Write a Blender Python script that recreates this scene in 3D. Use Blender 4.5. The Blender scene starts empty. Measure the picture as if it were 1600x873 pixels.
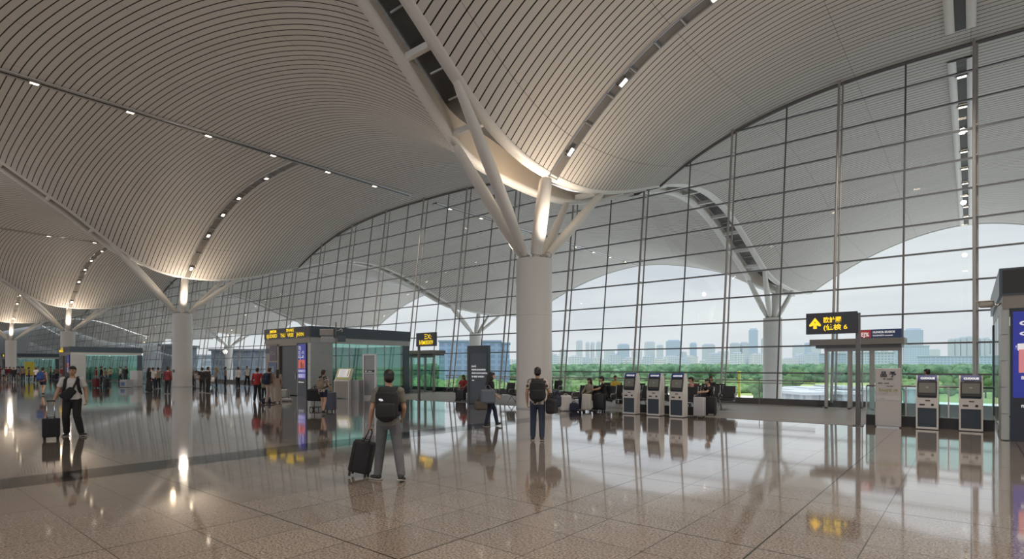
import bpy, bmesh, math, random
from mathutils import Vector, Matrix, Euler
random.seed(7)
C = bpy.context.scene.collection
SC = bpy.context.scene
PI = math.pi
# ---------------------------------------------------------------- camera frame
FPX, HORY, CAMH, TH = 866.0, 572.0, 1.75, math.radians(39.6)
FW = (-math.sin(TH), math.cos(TH)); RT = (math.cos(TH), math.sin(TH))
def at(px, D):
    s = (px-800)/FPX
    return (D*(FW[0]+RT[0]*s), D*(FW[1]+RT[1]*s))
def gp(px, py, z=0.0):
    return at(px, FPX*(CAMH-z)/(py-HORY))
def hz(py, D): return CAMH+(HORY-py)/FPX*D
def depth(x, y): return x*FW[0]+y*FW[1]
def head(dx, dy): return math.atan2(-dx, dy)      # local +Y to world direction

# ---------------------------------------------------------------- materials
def nn(nt, t, **kw):
    n = nt.nodes.new(t)
    for k, v in kw.items(): setattr(n, k, v)
    return n
def lk(nt, a, b): nt.links.new(a, b)
def mth(nt, op, a, b=None, c=None, clamp=False):
    n = nt.nodes.new('ShaderNodeMath'); n.operation = op; n.use_clamp = clamp
    for i, v in enumerate((a, b, c)):
        if v is None: continue
        if isinstance(v, (int, float)): n.inputs[i].default_value = v
        else: nt.links.new(v, n.inputs[i])
    return n.outputs[0]
def mixc(nt, fac, a, b):
    n = nt.nodes.new('ShaderNodeMix'); n.data_type = 'RGBA'
    for s, v in ((n.inputs[0], fac), (n.inputs[6], a), (n.inputs[7], b)):
        if isinstance(v, (int, float)): s.default_value = v
        elif isinstance(v, (tuple, list)): s.default_value = (*v[:3], 1)
        else: nt.links.new(v, s)
    return n.outputs[2]
MATS = {}
def mat(name, col, rough=.5, metal=0., spec=.5, emit=0., noise=0., nscale=12., coat=0., ecol=None):
    if name in MATS: return MATS[name]
    m = bpy.data.materials.new(name); m.use_nodes = True
    nt = m.node_tree; b = nt.nodes['Principled BSDF']
    b.inputs['Base Color'].default_value = (*col, 1); b.inputs['Roughness'].default_value = rough
    b.inputs['Metallic'].default_value = metal; b.inputs['Specular IOR Level'].default_value = spec
    b.inputs['Coat Weight'].default_value = coat
    if emit:
        b.inputs['Emission Color'].default_value = (*(ecol or col), 1); b.inputs['Emission Strength'].default_value = emit
        m.cycles.emission_sampling = 'NONE'
    if noise:
        tc = nn(nt, 'ShaderNodeTexCoord'); nz = nn(nt, 'ShaderNodeTexNoise')
        nz.inputs['Scale'].default_value = nscale; nz.inputs['Detail'].default_value = 4
        lk(nt, tc.outputs['Object'], nz.inputs['Vector'])
        a = tuple(c*(1-noise) for c in col); d = tuple(min(1, c*(1+noise)) for c in col)
        o = mixc(nt, nz.outputs['Fac'], a, d); lk(nt, o, b.inputs['Base Color'])
    MATS[name] = m; return m
def glass(name, tint, r0=.05, rough=0., gain=.9, power=5):
    m = bpy.data.materials.new(name); m.use_nodes = True; nt = m.node_tree; nt.nodes.clear()
    out = nn(nt, 'ShaderNodeOutputMaterial'); mx = nn(nt, 'ShaderNodeMixShader')
    tr = nn(nt, 'ShaderNodeBsdfTransparent'); gl = nn(nt, 'ShaderNodeBsdfGlossy')
    tr.inputs[0].default_value = (*tint, 1); gl.inputs['Roughness'].default_value = rough
    gl.inputs['Color'].default_value = (.95, .97, .97, 1)
    lw = nn(nt, 'ShaderNodeLayerWeight'); lw.inputs[0].default_value = .5
    p = mth(nt, 'POWER', lw.outputs['Facing'], power); p = mth(nt, 'MULTIPLY_ADD', p, gain, r0, True)
    lk(nt, p, mx.inputs[0]); lk(nt, tr.outputs[0], mx.inputs[1]); lk(nt, gl.outputs[0], mx.inputs[2])
    lk(nt, mx.outputs[0], out.inputs[0]); MATS[name] = m; return m

# ---------------------------------------------------------------- mesh builder
class MB:
    def __init__(s): s.v = []; s.f = []; s.mi = []; s.uv = None
    def add(s, vs, fs, mi=0, M=None):
        o = len(s.v)
        s.v += [tuple(M @ Vector(p)) if M else tuple(p) for p in vs]
        s.f += [tuple(i+o for i in f) for f in fs]; s.mi += [mi]*len(fs); return s
    def box(s, c, d, M=None, mi=0):
        x, y, z = d[0]/2, d[1]/2, d[2]/2; a, b, e = c
        vs = [(a+i*x, b+j*y, e+k*z) for k in (-1, 1) for j in (-1, 1) for i in (-1, 1)]
        return s.add(vs, [(0,2,3,1),(4,5,7,6),(0,1,5,4),(2,6,7,3),(0,4,6,2),(1,3,7,5)], mi, M)
    def bx(s, x0, x1, y0, y1, z0, z1, mi=0, M=None):
        return s.box(((x0+x1)/2, (y0+y1)/2, (z0+z1)/2), (x1-x0, y1-y0, z1-z0), M, mi)
    def rbox(s, c, d, r, M=None, mi=0, seg=3):
        """box with rounded edges"""
        bm = bmesh.new(); bmesh.ops.create_cube(bm, size=1)
        for v in bm.verts: v.co = Vector((v.co.x*d[0]+c[0], v.co.y*d[1]+c[1], v.co.z*d[2]+c[2]))
        bmesh.ops.bevel(bm, geom=bm.edges[:], offset=min(r, min(d)*.49), segments=seg, profile=.5, affect='EDGES')
        bm.verts.ensure_lookup_table(); bm.verts.index_update()
        s.add([v.co.copy() for v in bm.verts], [[v.index for v in f.verts] for f in bm.faces], mi, M); bm.free(); return s
    def cone(s, p0, p1, r0, r1, n=12, caps=True, mi=0, M=None):
        p0 = Vector(p0); p1 = Vector(p1); d = (p1-p0)
        if d.length < 1e-6: return s
        d.normalize(); a = d.orthogonal().normalized(); b = d.cross(a)
        vs = []
        for p, r in ((p0, r0), (p1, r1)):
            for i in range(n):
                t = 2*PI*i/n; vs.append(p+(a*math.cos(t)+b*math.sin(t))*r)
        fs = [(i, (i+1) % n, n+(i+1) % n, n+i) for i in range(n)]
        if caps: fs += [tuple(range(n-1, -1, -1)), tuple(range(n, 2*n))]
        return s.add(vs, fs, mi, M)
    def ell(s, c, r, M=None, n=14, m=9, mi=0):
        """closed ellipsoid, optional rotation about its own centre"""
        c = Vector(c); R = M or Matrix.Identity(3)
        vs = [c+R @ Vector((0, 0, r[2]))]
        for j in range(1, m):
            ph = PI*j/m
            for i in range(n):
                t = 2*PI*i/n
                vs.append(c+R @ Vector((r[0]*math.sin(ph)*math.cos(t), r[1]*math.sin(ph)*math.sin(t), r[2]*math.cos(ph))))
        vs.append(c-R @ Vector((0, 0, r[2]))); L = len(vs)-1
        fs = [(0, 1+i, 1+(i+1) % n) for i in range(n)]
        for j in range(m-2):
            for i in range(n):
                a = 1+j*n+i; b = 1+j*n+(i+1) % n; fs.append((a, a+n, b+n, b))
        fs += [(L, L-n+(i+1) % n, L-n+i) for i in range(n)]
        return s.add(vs, fs, mi)
    def cap(s, p0, p1, r0, r1, n=12):
        """tapered capsule out of overlapping closed pieces (for the voxel union)"""
        s.cone(p0, p1, r0, r1, n); s.ell(p0, (r0,)*3, None, n, 8); s.ell(p1, (r1,)*3, None, n, 8); return s
    def tube(s, pts, r, n=8, mi=0, closed=False):
        pts = [Vector(p) for p in pts]; K = len(pts); rings = []; up = None
        for k, p in enumerate(pts):
            t = (pts[min(k+1, K-1)]-pts[max(k-1, 0)]).normalized()
            if up is None: up = t.orthogonal().normalized()
            up = (up-t*up.dot(t)).normalized(); b = t.cross(up)
            rr = r[k] if isinstance(r, (list, tuple)) else r
            rings.append([p+(up*math.cos(2*PI*i/n)+b*math.sin(2*PI*i/n))*rr for i in range(n)])
        vs = [q for g in rings for q in g]
        fs = [(k*n+i, k*n+(i+1) % n, (k+1)*n+(i+1) % n, (k+1)*n+i) for k in range(K-1) for i in range(n)]
        fs += [tuple(range(n-1, -1, -1)), tuple((K-1)*n+i for i in range(n))]
        return s.add(vs, fs, mi)
    def strip(s, rows, mi=0):
        """grid from equally long rows of points"""
        w = len(rows[0]); vs = [p for r in rows for p in r]
        return s.add(vs, [(j*w+i, j*w+i+1, (j+1)*w+i+1, (j+1)*w+i) for j in range(len(rows)-1) for i in range(w-1)], mi)
    def prism(s, prof, x0, x1, mi=0, M=None):
        """profile in (y,z), extruded along x"""
        n = len(prof); vs = [(x0, y, z) for y, z in prof]+[(x1, y, z) for y, z in prof]
        fs = [(i, (i+1) % n, n+(i+1) % n, n+i) for i in range(n)]+[tuple(range(n-1, -1, -1)), tuple(range(n, 2*n))]
        return s.add(vs, fs, mi, M)
    def mesh(s, name, mats, smooth=False):
        me = bpy.data.meshes.new(name); me.from_pydata(s.v, [], s.f)
        if not isinstance(mats, (list, tuple)): mats = [mats]
        for m in mats: me.materials.append(m)
        me.polygons.foreach_set('material_index', s.mi)
        if smooth: me.polygons.foreach_set('use_smooth', [True]*len(me.polygons))
        me.update(); return me
    def build(s, name, mats, parent=None, smooth=False, fix=True):
        me = s.mesh(name, mats, smooth)
        if fix:
            bm = bmesh.new(); bm.from_mesh(me); bmesh.ops.recalc_face_normals(bm, faces=bm.faces[:]); bm.to_mesh(me); bm.free()
        o = bpy.data.objects.new(name, me); C.objects.link(o)
        if parent: o.parent = parent
        if smooth == 'auto': autosmooth(o)
        return o
def autosmooth(o, ang=40):
    me = o.data; bm = bmesh.new(); bm.from_mesh(me)
    for e in bm.edges:
        e.smooth = not (len(e.link_faces) == 2 and e.calc_face_angle(0) > math.radians(ang))
    for f in bm.faces: f.smooth = True
    bm.to_mesh(me); bm.free()
def fuse(mb, name, m, parent, voxel, smooth=6):
    """voxel union of everything in mb -> one continuous smooth mesh"""
    me = mb.mesh('tmp', m); o = bpy.data.objects.new('tmp', me); C.objects.link(o)
    r = o.modifiers.new('r', 'REMESH'); r.mode = 'VOXEL'; r.voxel_size = voxel
    sm = o.modifiers.new('s', 'SMOOTH'); sm.iterations = smooth; sm.factor = .5
    dg = bpy.context.evaluated_depsgraph_get(); ev = o.evaluated_get(dg)
    nm = bpy.data.meshes.new_from_object(ev); bpy.data.objects.remove(o)
    nm.name = name
    if len(nm.materials) == 0: nm.materials.append(m)
    nm.polygons.foreach_set('use_smooth', [True]*len(nm.polygons))
    q = bpy.data.objects.new(name, nm); C.objects.link(q); q.parent = parent
    return q
def text_obj(s, name, size, m, parent, loc, rot=(PI/2, 0, 0), sx=1., align='LEFT', bold=.0, spacing=1.):
    cu = bpy.data.curves.new('t', 'FONT'); cu.body = s; cu.size = size; cu.align_x = align; cu.extrude = .002; cu.offset = bold; cu.space_character = spacing
    cu.resolution_u = 3
    o = bpy.data.objects.new('t', cu); C.objects.link(o)
    dg = bpy.context.evaluated_depsgraph_get(); me = bpy.data.meshes.new_from_object(o.evaluated_get(dg)); bpy.data.objects.remove(o)
    me.materials.clear(); me.materials.append(m); me.name = name
    q = bpy.data.objects.new(name, me); C.objects.link(q); q.parent = parent
    q.location = loc; q.rotation_euler = rot; q.scale = (sx, 1, 1); return q
def thing(name, label, cat, loc=(0,0,0), rotz=0., group=None):
    o = bpy.data.objects.new(name, None); C.objects.link(o); o.empty_display_size = .1
    o.location = loc if len(loc) == 3 else (*loc, 0); o.rotation_euler = (0, 0, rotz)
    return tag(o, label, cat, group)
def tag(o, label, cat, group=None, kind=None):
    o['label'] = label; o['category'] = cat
    if group: o['group'] = group
    if kind: o['kind'] = kind
    return o
def struct(o): o['kind'] = 'structure'; return o
def dup(root, loc, rotz, label=None, group=None):
    def cp(o, par):
        c = o.copy(); C.objects.link(c)
        if par: c.parent = par
        for ch in o.children: cp(ch, c)
        return c
    r = cp(root, None); r.location = loc if len(loc) == 3 else (*loc, 0); r.rotation_euler = (0, 0, rotz)
    if label: r['label'] = label
    if group: r['group'] = group
    return r

# palette
WHITE = mat('white_paint', (.70,.68,.65), .45, noise=.03, nscale=3)
CREAM = mat('cream_panel', (.66,.60,.52), .5, noise=.05, nscale=2)
COLW = mat('column_white', (.72,.70,.68), .3, noise=.03, nscale=1.5)
STEEL = mat('brushed_steel', (.42,.42,.42), .35, .8, noise=.08)
CHROME = mat('chrome', (.75,.76,.78), .15, 1.)
MULL = mat('mullion_grey', (.13,.13,.135), .4, .3)
MULLL = mat('mullion_light', (.36,.35,.34), .4, .3)
DARK = mat('dark_panel', (.022,.022,.024), .45)
SLOTD = mat('slot_dark', (.030,.028,.026), .6, noise=.2)
SKYPAN = mat('skylight_panel', (.055,.058,.058), .35, noise=.2, nscale=2)
FASC = mat('fascia_blue_grey', (.055,.080,.105), .35, noise=.06, nscale=2)
SIGNBK = mat('sign_black', (.018,.017,.015), .4)
SIGNGR = mat('sign_slate', (.035,.04,.055), .4, noise=.05)
YEL = mat('sign_yellow', (.95,.66,.03), .5, emit=.75)
BLUE = mat('display_blue', (.02,.03,.30), .3, emit=.35)
NAVY = mat('navy_panel', (.012,.016,.03), .35)
SLATE = mat('kiosk_slate', (.022,.035,.05), .4, noise=.05)
KIOW = mat('kiosk_white', (.62,.60,.58), .35, noise=.02)
KBLUE = mat('kiosk_blue', (.02,.05,.22), .35)
SCRN = mat('screen_grey', (.16,.165,.15), .15, emit=.08)
LET = mat('letter_white', (.85,.86,.9), .5, emit=.35)
REDP = mat('poster_red', (.75,.16,.12), .45, emit=.25)
PINK = mat('poster_pink', (.80,.30,.33), .45, emit=.25)
LAV = mat('poster_lavender', (.38,.38,.75), .45, emit=.25)
GREYP = mat('grey_cladding', (.42,.45,.455), .4, noise=.05, nscale=1.5)
GREYL = mat('grey_cladding_light', (.48,.50,.50), .4, noise=.04, nscale=1.5)
BROWNG = mat('brown_grey_band', (.24,.225,.20), .5, noise=.05, nscale=2)
BLKP = mat('black_plastic', (.015,.015,.017), .45, noise=.15)
BLKF = mat('black_fabric', (.014,.014,.016), .8, noise=.3, nscale=30)
SEATB = mat('seat_black', (.022,.024,.028), .45, noise=.1)
GREYPL = mat('grey_plastic', (.34,.35,.37), .35)
LIME = mat('lime_edge', (.40,.45,.16), .5)
RUB = mat('rubber', (.02,.02,.02), .8)
LAMP = mat('lamp_glow', (1.,.86,.66), .5, emit=9., ecol=(1.,.84,.62))
ARCP = mat('arc_slot_panel', (.17,.155,.14), .5, noise=.3, nscale=1.2)
TEALG = glass('teal_glass', (.62,.84,.80), .09, gain=.7)
CLEARG = glass('curtain_glass', (.87,.92,.915), .055, gain=.8)
RAILG = glass('rail_glass', (.70,.84,.81), .06)
# ================================================================ camera, world
cam = bpy.data.cameras.new('camera'); co = bpy.data.objects.new('camera', cam); C.objects.link(co)
cam.sensor_width = 36; cam.lens = FPX/1600*36; cam.shift_y = (HORY-436.5)/1600; cam.clip_end = 8000; cam.clip_start = .05
co.location = (0, 0, CAMH); co.rotation_euler = (PI/2, 0, TH); SC.camera = co
SC.cycles.use_denoising = True
SC.cycles.max_bounces = 9; SC.cycles.glossy_bounces = 5; SC.cycles.transparent_max_bounces = 24; SC.cycles.diffuse_bounces = 4
SC.cycles.caustics_reflective = False; SC.cycles.caustics_refractive = False; SC.cycles.sample_clamp_indirect = 6
SC.view_settings.view_transform = 'Standard'; SC.view_settings.look = 'None'; SC.view_settings.exposure = 0.; SC.view_settings.gamma = 1.
w = bpy.data.worlds.new('sky'); SC.world = w; w.use_nodes = True; nt = w.node_tree; nt.nodes.clear()
out = nn(nt, 'ShaderNodeOutputWorld'); bg = nn(nt, 'ShaderNodeBackground')
tc = nn(nt, 'ShaderNodeTexCoord'); mp = nn(nt, 'ShaderNodeMapping'); mp.inputs['Scale'].default_value = (1.3, 1.3, 7.)
lk(nt, tc.outputs['Generated'], mp.inputs[0])
nz = nn(nt, 'ShaderNodeTexNoise'); nz.inputs['Scale'].default_value = 1.6; nz.inputs['Detail'].default_value = 6; nz.inputs['Roughness'].default_value = .55
lk(nt, mp.outputs[0], nz.inputs['Vector'])
rp = nn(nt, 'ShaderNodeValToRGB'); rp.color_ramp.elements[0].position = .36; rp.color_ramp.elements[1].position = .62
rp.color_ramp.elements[0].color = (.68,.71,.78,1); rp.color_ramp.elements[1].color = (.90,.91,.93,1)
lk(nt, nz.outputs['Fac'], rp.inputs[0])
sx = nn(nt, 'ShaderNodeSeparateXYZ'); lk(nt, tc.outputs['Generated'], sx.inputs[0])
hzf = mth(nt, 'MULTIPLY_ADD', sx.outputs[2], -5., 1., True)
o = mixc(nt, mth(nt, 'MULTIPLY', hzf, .6), rp.outputs[0], (.88,.885,.915))
lk(nt, o, bg.inputs[0])
zen = mth(nt, 'MULTIPLY', mth(nt, 'SUBTRACT', sx.outputs[2], .22), 2.2, None, True)   # an overcast sky is brightest overhead
lk(nt, mth(nt, 'MULTIPLY_ADD', zen, 2.6, 1.04), bg.inputs[1]); lk(nt, bg.outputs[0], out.inputs[0])

# ================================================================ roof
VALL = [51.1, 13.5, -14.1, -51.8, -89.4, -127., -164.6, -202.2]
YC, YO = 18.5, 54.8
ZR, ZV = 14.8, 8.3
def gfun(Y):
    if Y < 10.2: return min(1.25, .776+(10.2-Y)*.119)
    if Y < YC: return ((1-math.cos(2*PI*(Y-YC)/23.5))/2)**1.15
    if Y < YO: return (1-math.cos(2*PI*(Y-YC)/36.3))/2*.70
    return (1-math.cos(2*PI*(Y-YO)/36.3))/2*.12
def pfun(Y): return 2.8-1.0*min(1, max(0, (Y-28)/20))
def zr(X, Y):
    for i in range(len(VALL)-1):
        if VALL[i+1] <= X <= VALL[i]: break
    a, b = VALL[i+1], VALL[i]; h = (b-a)/2; u = min(X-a, b-X)/h
    return ZR-(ZR-ZV)*(1-gfun(Y))*(1-u)**pfun(Y)
def bump(Y): return max(math.exp(-((Y-17.3)/2.8)**2), math.exp(-((Y-54.3)/2.8)**2))
def eR(Y): return .92+.10*bump(Y)
def eL(Y): return .98+.95*bump(Y)
def y0fan(X, Y, a, b):
    h = (b-a)/2; wv = abs(X-(a+b)/2)/h
    if Y >= YC: return Y
    k = (.36 if X > (a+b)/2 else .08)*wv*wv
    return (Y-YC*k)/(1-k)
m = bpy.data.materials.new('ceiling_slats'); m.use_nodes = True; nt = m.node_tree; b = nt.nodes['Principled BSDF']
uv = nn(nt, 'ShaderNodeUVMap'); sp = nn(nt, 'ShaderNodeSeparateXYZ'); lk(nt, uv.outputs[0], sp.inputs[0])
sl = mth(nt, 'DIVIDE', sp.outputs[0], .30); fr = mth(nt, 'FRACT', sl); ln = mth(nt, 'LESS_THAN', fr, .15)
wn = nn(nt, 'ShaderNodeTexWhiteNoise'); wn.noise_dimensions = '2D'
cb = nn(nt, 'ShaderNodeCombineXYZ'); lk(nt, mth(nt, 'FLOOR', sl), cb.inputs[0])
pl = mth(nt, 'DIVIDE', sp.outputs[1], 4.0); lk(nt, mth(nt, 'FLOOR', pl), cb.inputs[1]); lk(nt, cb.outputs[0], wn.inputs['Vector'])
c0 = mixc(nt, wn.outputs['Value'], (.575,.545,.51), (.615,.585,.55))
jn = mth(nt, 'MULTIPLY', mth(nt, 'LESS_THAN', mth(nt, 'FRACT', pl), .006), .5)
c1 = mixc(nt, jn, c0, (.12,.11,.10)); c2 = mixc(nt, ln, c1, (.012,.011,.010))
lk(nt, c2, b.inputs['Base Color']); b.inputs['Roughness'].default_value = .62; b.inputs['Specular IOR Level'].default_value = .25
MATS['slats'] = m
def roof_bay(a, b, y0=-30., y1=66., nu=64):
    ys = []; y = y0
    while y < y1-.01: ys.append(y); y += 1.5 if y < 3 else .5
    ys.append(y1)
    verts = []; uvs = []
    for y in ys:
        xa = a+eR(y); xb = b-eL(y)
        for i in range(nu+1):
            t = i/nu; t = t+.09*math.sin(-2*PI*t)  # denser at the two edges
            x = xa+(xb-xa)*t
            verts.append((x, y, zr(x, y))); uvs.append((y0fan(x, y, a, b)+40, x+300))
    n = nu+1
    faces = [(j*n+i, (j+1)*n+i, (j+1)*n+i+1, j*n+i+1) for j in range(len(ys)-1) for i in range(nu)]
    me = bpy.data.meshes.new('ceiling'); me.from_pydata(verts, [], faces)
    ul = me.uv_layers.new(name='UVMap')
    for lp in me.loops: ul.data[lp.index].uv = uvs[lp.vertex_index]
    me.polygons.foreach_set('use_smooth', [True]*len(me.polygons)); me.materials.append(MATS['slats']); me.update()
    o = bpy.data.objects.new('ceiling', me); C.objects.link(o); struct(o)
    # pale lip along the outer edge of the roof
    e = MB()
    rows = []
    for i in range(41):
        x = a+eR(y1)+(b-eL(y1)-a-eR(y1))*i/40; z = zr(x, y1)
        rows.append([(x, y1-.02, z-.05), (x, y1+.25, z-.05), (x, y1+.25, z+.6), (x, y1-.02, z+.6)])
    e.strip(rows); q = e.build('ceiling_edge', STEEL, o, True)
    return o
BAYS = [(VALL[i+1], VALL[i]) for i in range(len(VALL)-1)]
for a, b in BAYS: roof_bay(a, b)

def skylight(V, n):
    """glazed gutter along a valley between two shells: edge bands, dark panes, cross beams, cream lining"""
    root = bpy.data.objects.new('trim_%d' % n, None); C.objects.link(root); root.location = (V, YC, 0); struct(root)
    ys = [-30+1.5*i for i in range(22)]+[3+.5*i for i in range(127)]
    L = lambda p: (p[0]-V, p[1]-YC, p[2])
    for sd in (-1, 1):
        bd = MB(); ln = MB(); rows = []; r2 = []
        for y in ys:
            e = eR(y) if sd > 0 else eL(y); xe = V+sd*e; z = zr(xe, y); xi = V+sd*(e-.40)
            up = .45+.9*bump(y)
            rows.append([L((xe+sd*.05, y, z+.03)), L((xe, y, z-.07)), L((xi, y, z-.07)), L((xi, y, z+.10))])
            r2.append([L((xi, y, z+.10)), L((xi+sd*.02, y, z+up))])
        bd.strip(rows); bd.build('edge_band', WHITE, root, True)
        ln.strip(r2); ln.build('gutter_lining', CREAM, root, True)
    pn = MB(); rows = []
    for y in ys:
        zz = max(zr(V+eR(y), y), zr(V-eL(y), y))+.42+.9*bump(y)
        rows.append([L((V-eL(y)+.3, y, zz)), L((V, y, zz+.05)), L((V+eR(y)-.3, y, zz))])
    pn.strip(rows); pn.build('skylight_pane', SKYPAN, root, True)
    y = -6.; k = 0
    while y < 66:
        if min(abs(y-YC), abs(y-YO)) > 3.6:
            xl, xr = V-eL(y)+.40, V+eR(y)-.40; z = (zr(V-eL(y), y)+zr(V+eR(y), y))/2
            bb = MB(); bb.bx(xl-V, xr-V, y-YC-.09, y-YC+.09, z-.02, z+.2); bb.build('cross_beam', WHITE, root)
            for q in (1/3, 2/3):
                yy = y+2.6*q; zz = max(zr(V+eR(yy), yy), zr(V-eL(yy), yy))+.38
                if min(abs(yy-YC), abs(yy-YO)) > 3.4:
                    bb = MB(); bb.bx(-.38, .38, yy-YC-.025, yy-YC+.025, zz-.02, zz+.03); bb.build('glazing_bar', STEEL, root)
        y += 2.6; k += 1
    return root
for n, V in enumerate(VALL[1:6]): skylight(V, n+1)

# light slots: ridge (along Y) and valley-to-ridge arcs (along X)
TRN = [10]
def slot(path, lat, wd, wr, hh=.07, pm=None):
    """path: points just under the roof, lat: lateral unit vector; rails each side and a dark back panel"""
    root = bpy.data.objects.new('trim_%d' % TRN[0], None); C.objects.link(root); TRN[0] += 1; struct(root)
    P0 = Vector(path[0]); root.location = P0
    lat = Vector(lat)
    for sd in (-1, 1):
        r = MB(); rows = []
        for p in path:
            p = Vector(p)-P0; a = p+lat*sd*wd/2; c = p+lat*sd*(wd/2+wr); z = Vector((0, 0, 1))
            rows.append([a+z*.02, a-z*hh, c-z*hh*.7, c+z*.04])
        r.strip(rows); r.build('slot_rail', WHITE if wr > .2 else STEEL, root, True)
    b = MB(); rows = []
    for p in path:
        p = Vector(p)-P0; rows.append([p-lat*wd/2-Vector((0,0,.015)), p+lat*wd/2-Vector((0,0,.015))])
    b.strip(rows); b.build('slot_panel', pm or SLOTD, root, True)
    return root
dl = None
def downlight(p, label, group, rz=0., sx=.36, sy=.2):
    global dl
    if dl is None:
        dl = thing('downlight', label, 'ceiling light', p, rz, group)
        h = MB(); h.bx(-.20,-.16,-.13,.13,-.06,.03); h.bx(.16,.20,-.13,.13,-.06,.03); h.bx(-.20,.20,-.13,-.10,-.06,.03); h.bx(-.20,.20,.10,.13,-.06,.03)
        h.build('housing', STEEL, dl)
        g = MB(); g.rbox((0,0,-.02), (.31,.21,.06), .10, seg=5); g.build('lens', LAMP, dl)
        return dl
    return dup(dl, p, rz, label, group)
ORD = ['first','second','third','fourth','fifth','sixth','seventh','eighth','ninth','tenth','eleventh','twelfth','thirteenth','fourteenth','fifteenth','sixteenth','seventeenth','eighteenth','nineteenth','twentieth','twenty-first','twenty-second','twenty-third','twenty-fourth','twenty-fifth','twenty-sixth','twenty-seventh','twenty-eighth','twenty-ninth','thirtieth','thirty-first','thirty-second','thirty-third','thirty-fourth','thirty-fifth','thirty-sixth','thirty-seventh','thirty-eighth','thirty-ninth','fortieth','forty-first','forty-second','forty-third','forty-fourth','forty-fifth','forty-sixth','forty-seventh','forty-eighth','forty-ninth','fiftieth','fifty-first','fifty-second','fifty-third','fifty-fourth','fifty-fifth','fifty-sixth','fifty-seventh','fifty-eighth','fifty-ninth','sixtieth']
BAYNAME = ['', 'rightmost', 'middle', 'left', 'far left']
for bi in (1, 2, 3, 4):
    a, b = BAYS[bi]; X = (a+b)/2
    wide = bi == 1
    for y0, y1 in ((-6, 27.6), (30.2, 65.8)):
        ys = [y0+(y1-y0)*i/60 for i in range(61)]
        slot([(X, y, zr(X, y)-.03) for y in ys], (1, 0, 0), .34 if wide else .30, .30 if wide else .09)
    k = 0; ins = 0; y = 5.6
    while y < 65:
        if (y < 27.2 or y > 31) and (bi < 3 or y < 28):
            side = 'inside the glass wall' if y < 28 else 'beyond the glass wall'
            if y > 28 and ins >= 0: ins = -100; k = 0
            downlight((X, y, zr(X, y)-.10), 'lit ceiling light, %s along the %s vault ridge slot, %s' % (ORD[k], BAYNAME[bi], side), 'ridge slot lights', PI/2 if not wide else 0)
            k += 1
        y += 3.75
COLN = {2: 'nearest column', 3: 'second column from the right', 4: 'third column from the right', 5: 'fourth column from the right'}
for vi in (2, 3, 4, 5):
    V = VALL[vi]; R = (VALL[vi]+VALL[vi-1])/2
    xs = [V+.95+(R-V-1.1)*i/50 for i in range(51)]
    slot([(x, YC, zr(x, YC)-.03) for x in xs], (0, 1, 0), .46, .07, .05, ARCP)
    sr = [o for o in bpy.data.objects if o.name == 'trim_%d' % (TRN[0]-1)][0]
    for u in [.06+.075*q for q in range(12)]:
        x = V+.95+u*(R-V-1.1); jb = MB(); jb.bx(x-.03, x+.03, YC-.24, YC+.24, zr(x, YC)-.10, zr(x, YC)-.03); o = jb.build('slot_joint', STEEL, sr); o.location = -sr.location
    for k, u in enumerate((.10, .28, .42, .56, .78) if vi > 2 else (.13, .30, .55, .85)):
        x = V+u*(R-V); s = (zr(x+.2, YC)-zr(x-.2, YC))/.4
        d = downlight((x, YC, zr(x, YC)-.09), 'warm lit light, %s up the arc slot above the %s' % (ORD[k], COLN[vi]), 'arc slot lights')
        d.rotation_euler = (0, -math.atan(s), 0)

# ================================================================ columns
def column(V, Y, label, base=0., r=.75, top=6.2):
    t = thing('column', label, 'column', (V, Y, base), 0)
    t['group'] = 'tree columns'
    H = top-base
    s = MB(); s.cone((0,0,0), (0,0,H), r, r, 48); s.cone((0,0,H), (0,0,H+.06), r-.04, r-.3, 48); s.build('shaft', COLW, t, 'auto')
    s = MB(); s.cone((0,0,.0), (0,0,.05), r+.012, r+.012, 48); s.cone((0,0,H*.62), (0,0,H*.62+.012), r+.004, r+.004, 48); s.build('joint_ring', GREYL, t, 'auto')
    def arm(p0, p1, r0, r1, rm):
        a = MB(); p0 = Vector(p0); p1 = Vector(p1); L = (p1-p0).length; d = (p1-p0)/L
        pts = [p0+d*L*q for q in (0, .06, .06, .3, .6, .94, 1)]
        a.tube(pts, [r0*.6, r0*.75, r0, rm, rm, r1, r1*.8], 20); a.build('branch_arm', WHITE, t, 'auto')
        pj = MB(); pj.cone(p0-d*.05, p0+d*.18, .13, .13, 12); pj.box(p0+d*.02, (.34,.10,.22)); pj.build('pin_joint', STEEL, t, 'auto')
    zl = lambda x, y: zr(V+x, Y+y)-base
    yA, yB, yL, yR = -3.3, -5.3, 3.7, 4.3
    arm((-.36,-.25,H+.02), (-eL(Y+yA)+.2, yA, zl(-eL(Y+yA), yA)-.05), .17, .17, .235)
    arm((-.10,-.42,H+.02), (eR(Y+yB)-.2, yB, zl(eR(Y+yB), yB)-.05), .17, .17, .235)
    arm((.05,.42,H+.02), (-eL(Y+yL)+.2, yL, zl(-eL(Y+yL), yL)-.05), .15, .15, .19)
    arm((.38,.22,H+.02), (eR(Y+yR)-.2, yR, zl(eR(Y+yR), yR)-.05), .16, .16, .21)
    ztop = zl(eR(Y), 0)
    arm((.12,-.05,H), (.62, 0, ztop-.05), .24, .27, .30)
    return t
column(VALL[2], YC, 'tall white round column with branching arms, nearest, in the middle of the hall')
column(VALL[3], YC, 'white round column with branching arms, second from the right inside the hall')
column(VALL[4], YC, 'white round column with branching arms, behind the far glass booth, third from the right')
column(VALL[5], YC, 'white round column with branching arms, farthest left inside the hall')
column(VALL[2], YO, 'white tree column outside the glass wall, seen left of the yellow arrow sign', -8., .8)
column(VALL[3], YO, 'white tree column outside the glass wall, seen behind the dark information pylon', -8., .8)
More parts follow.
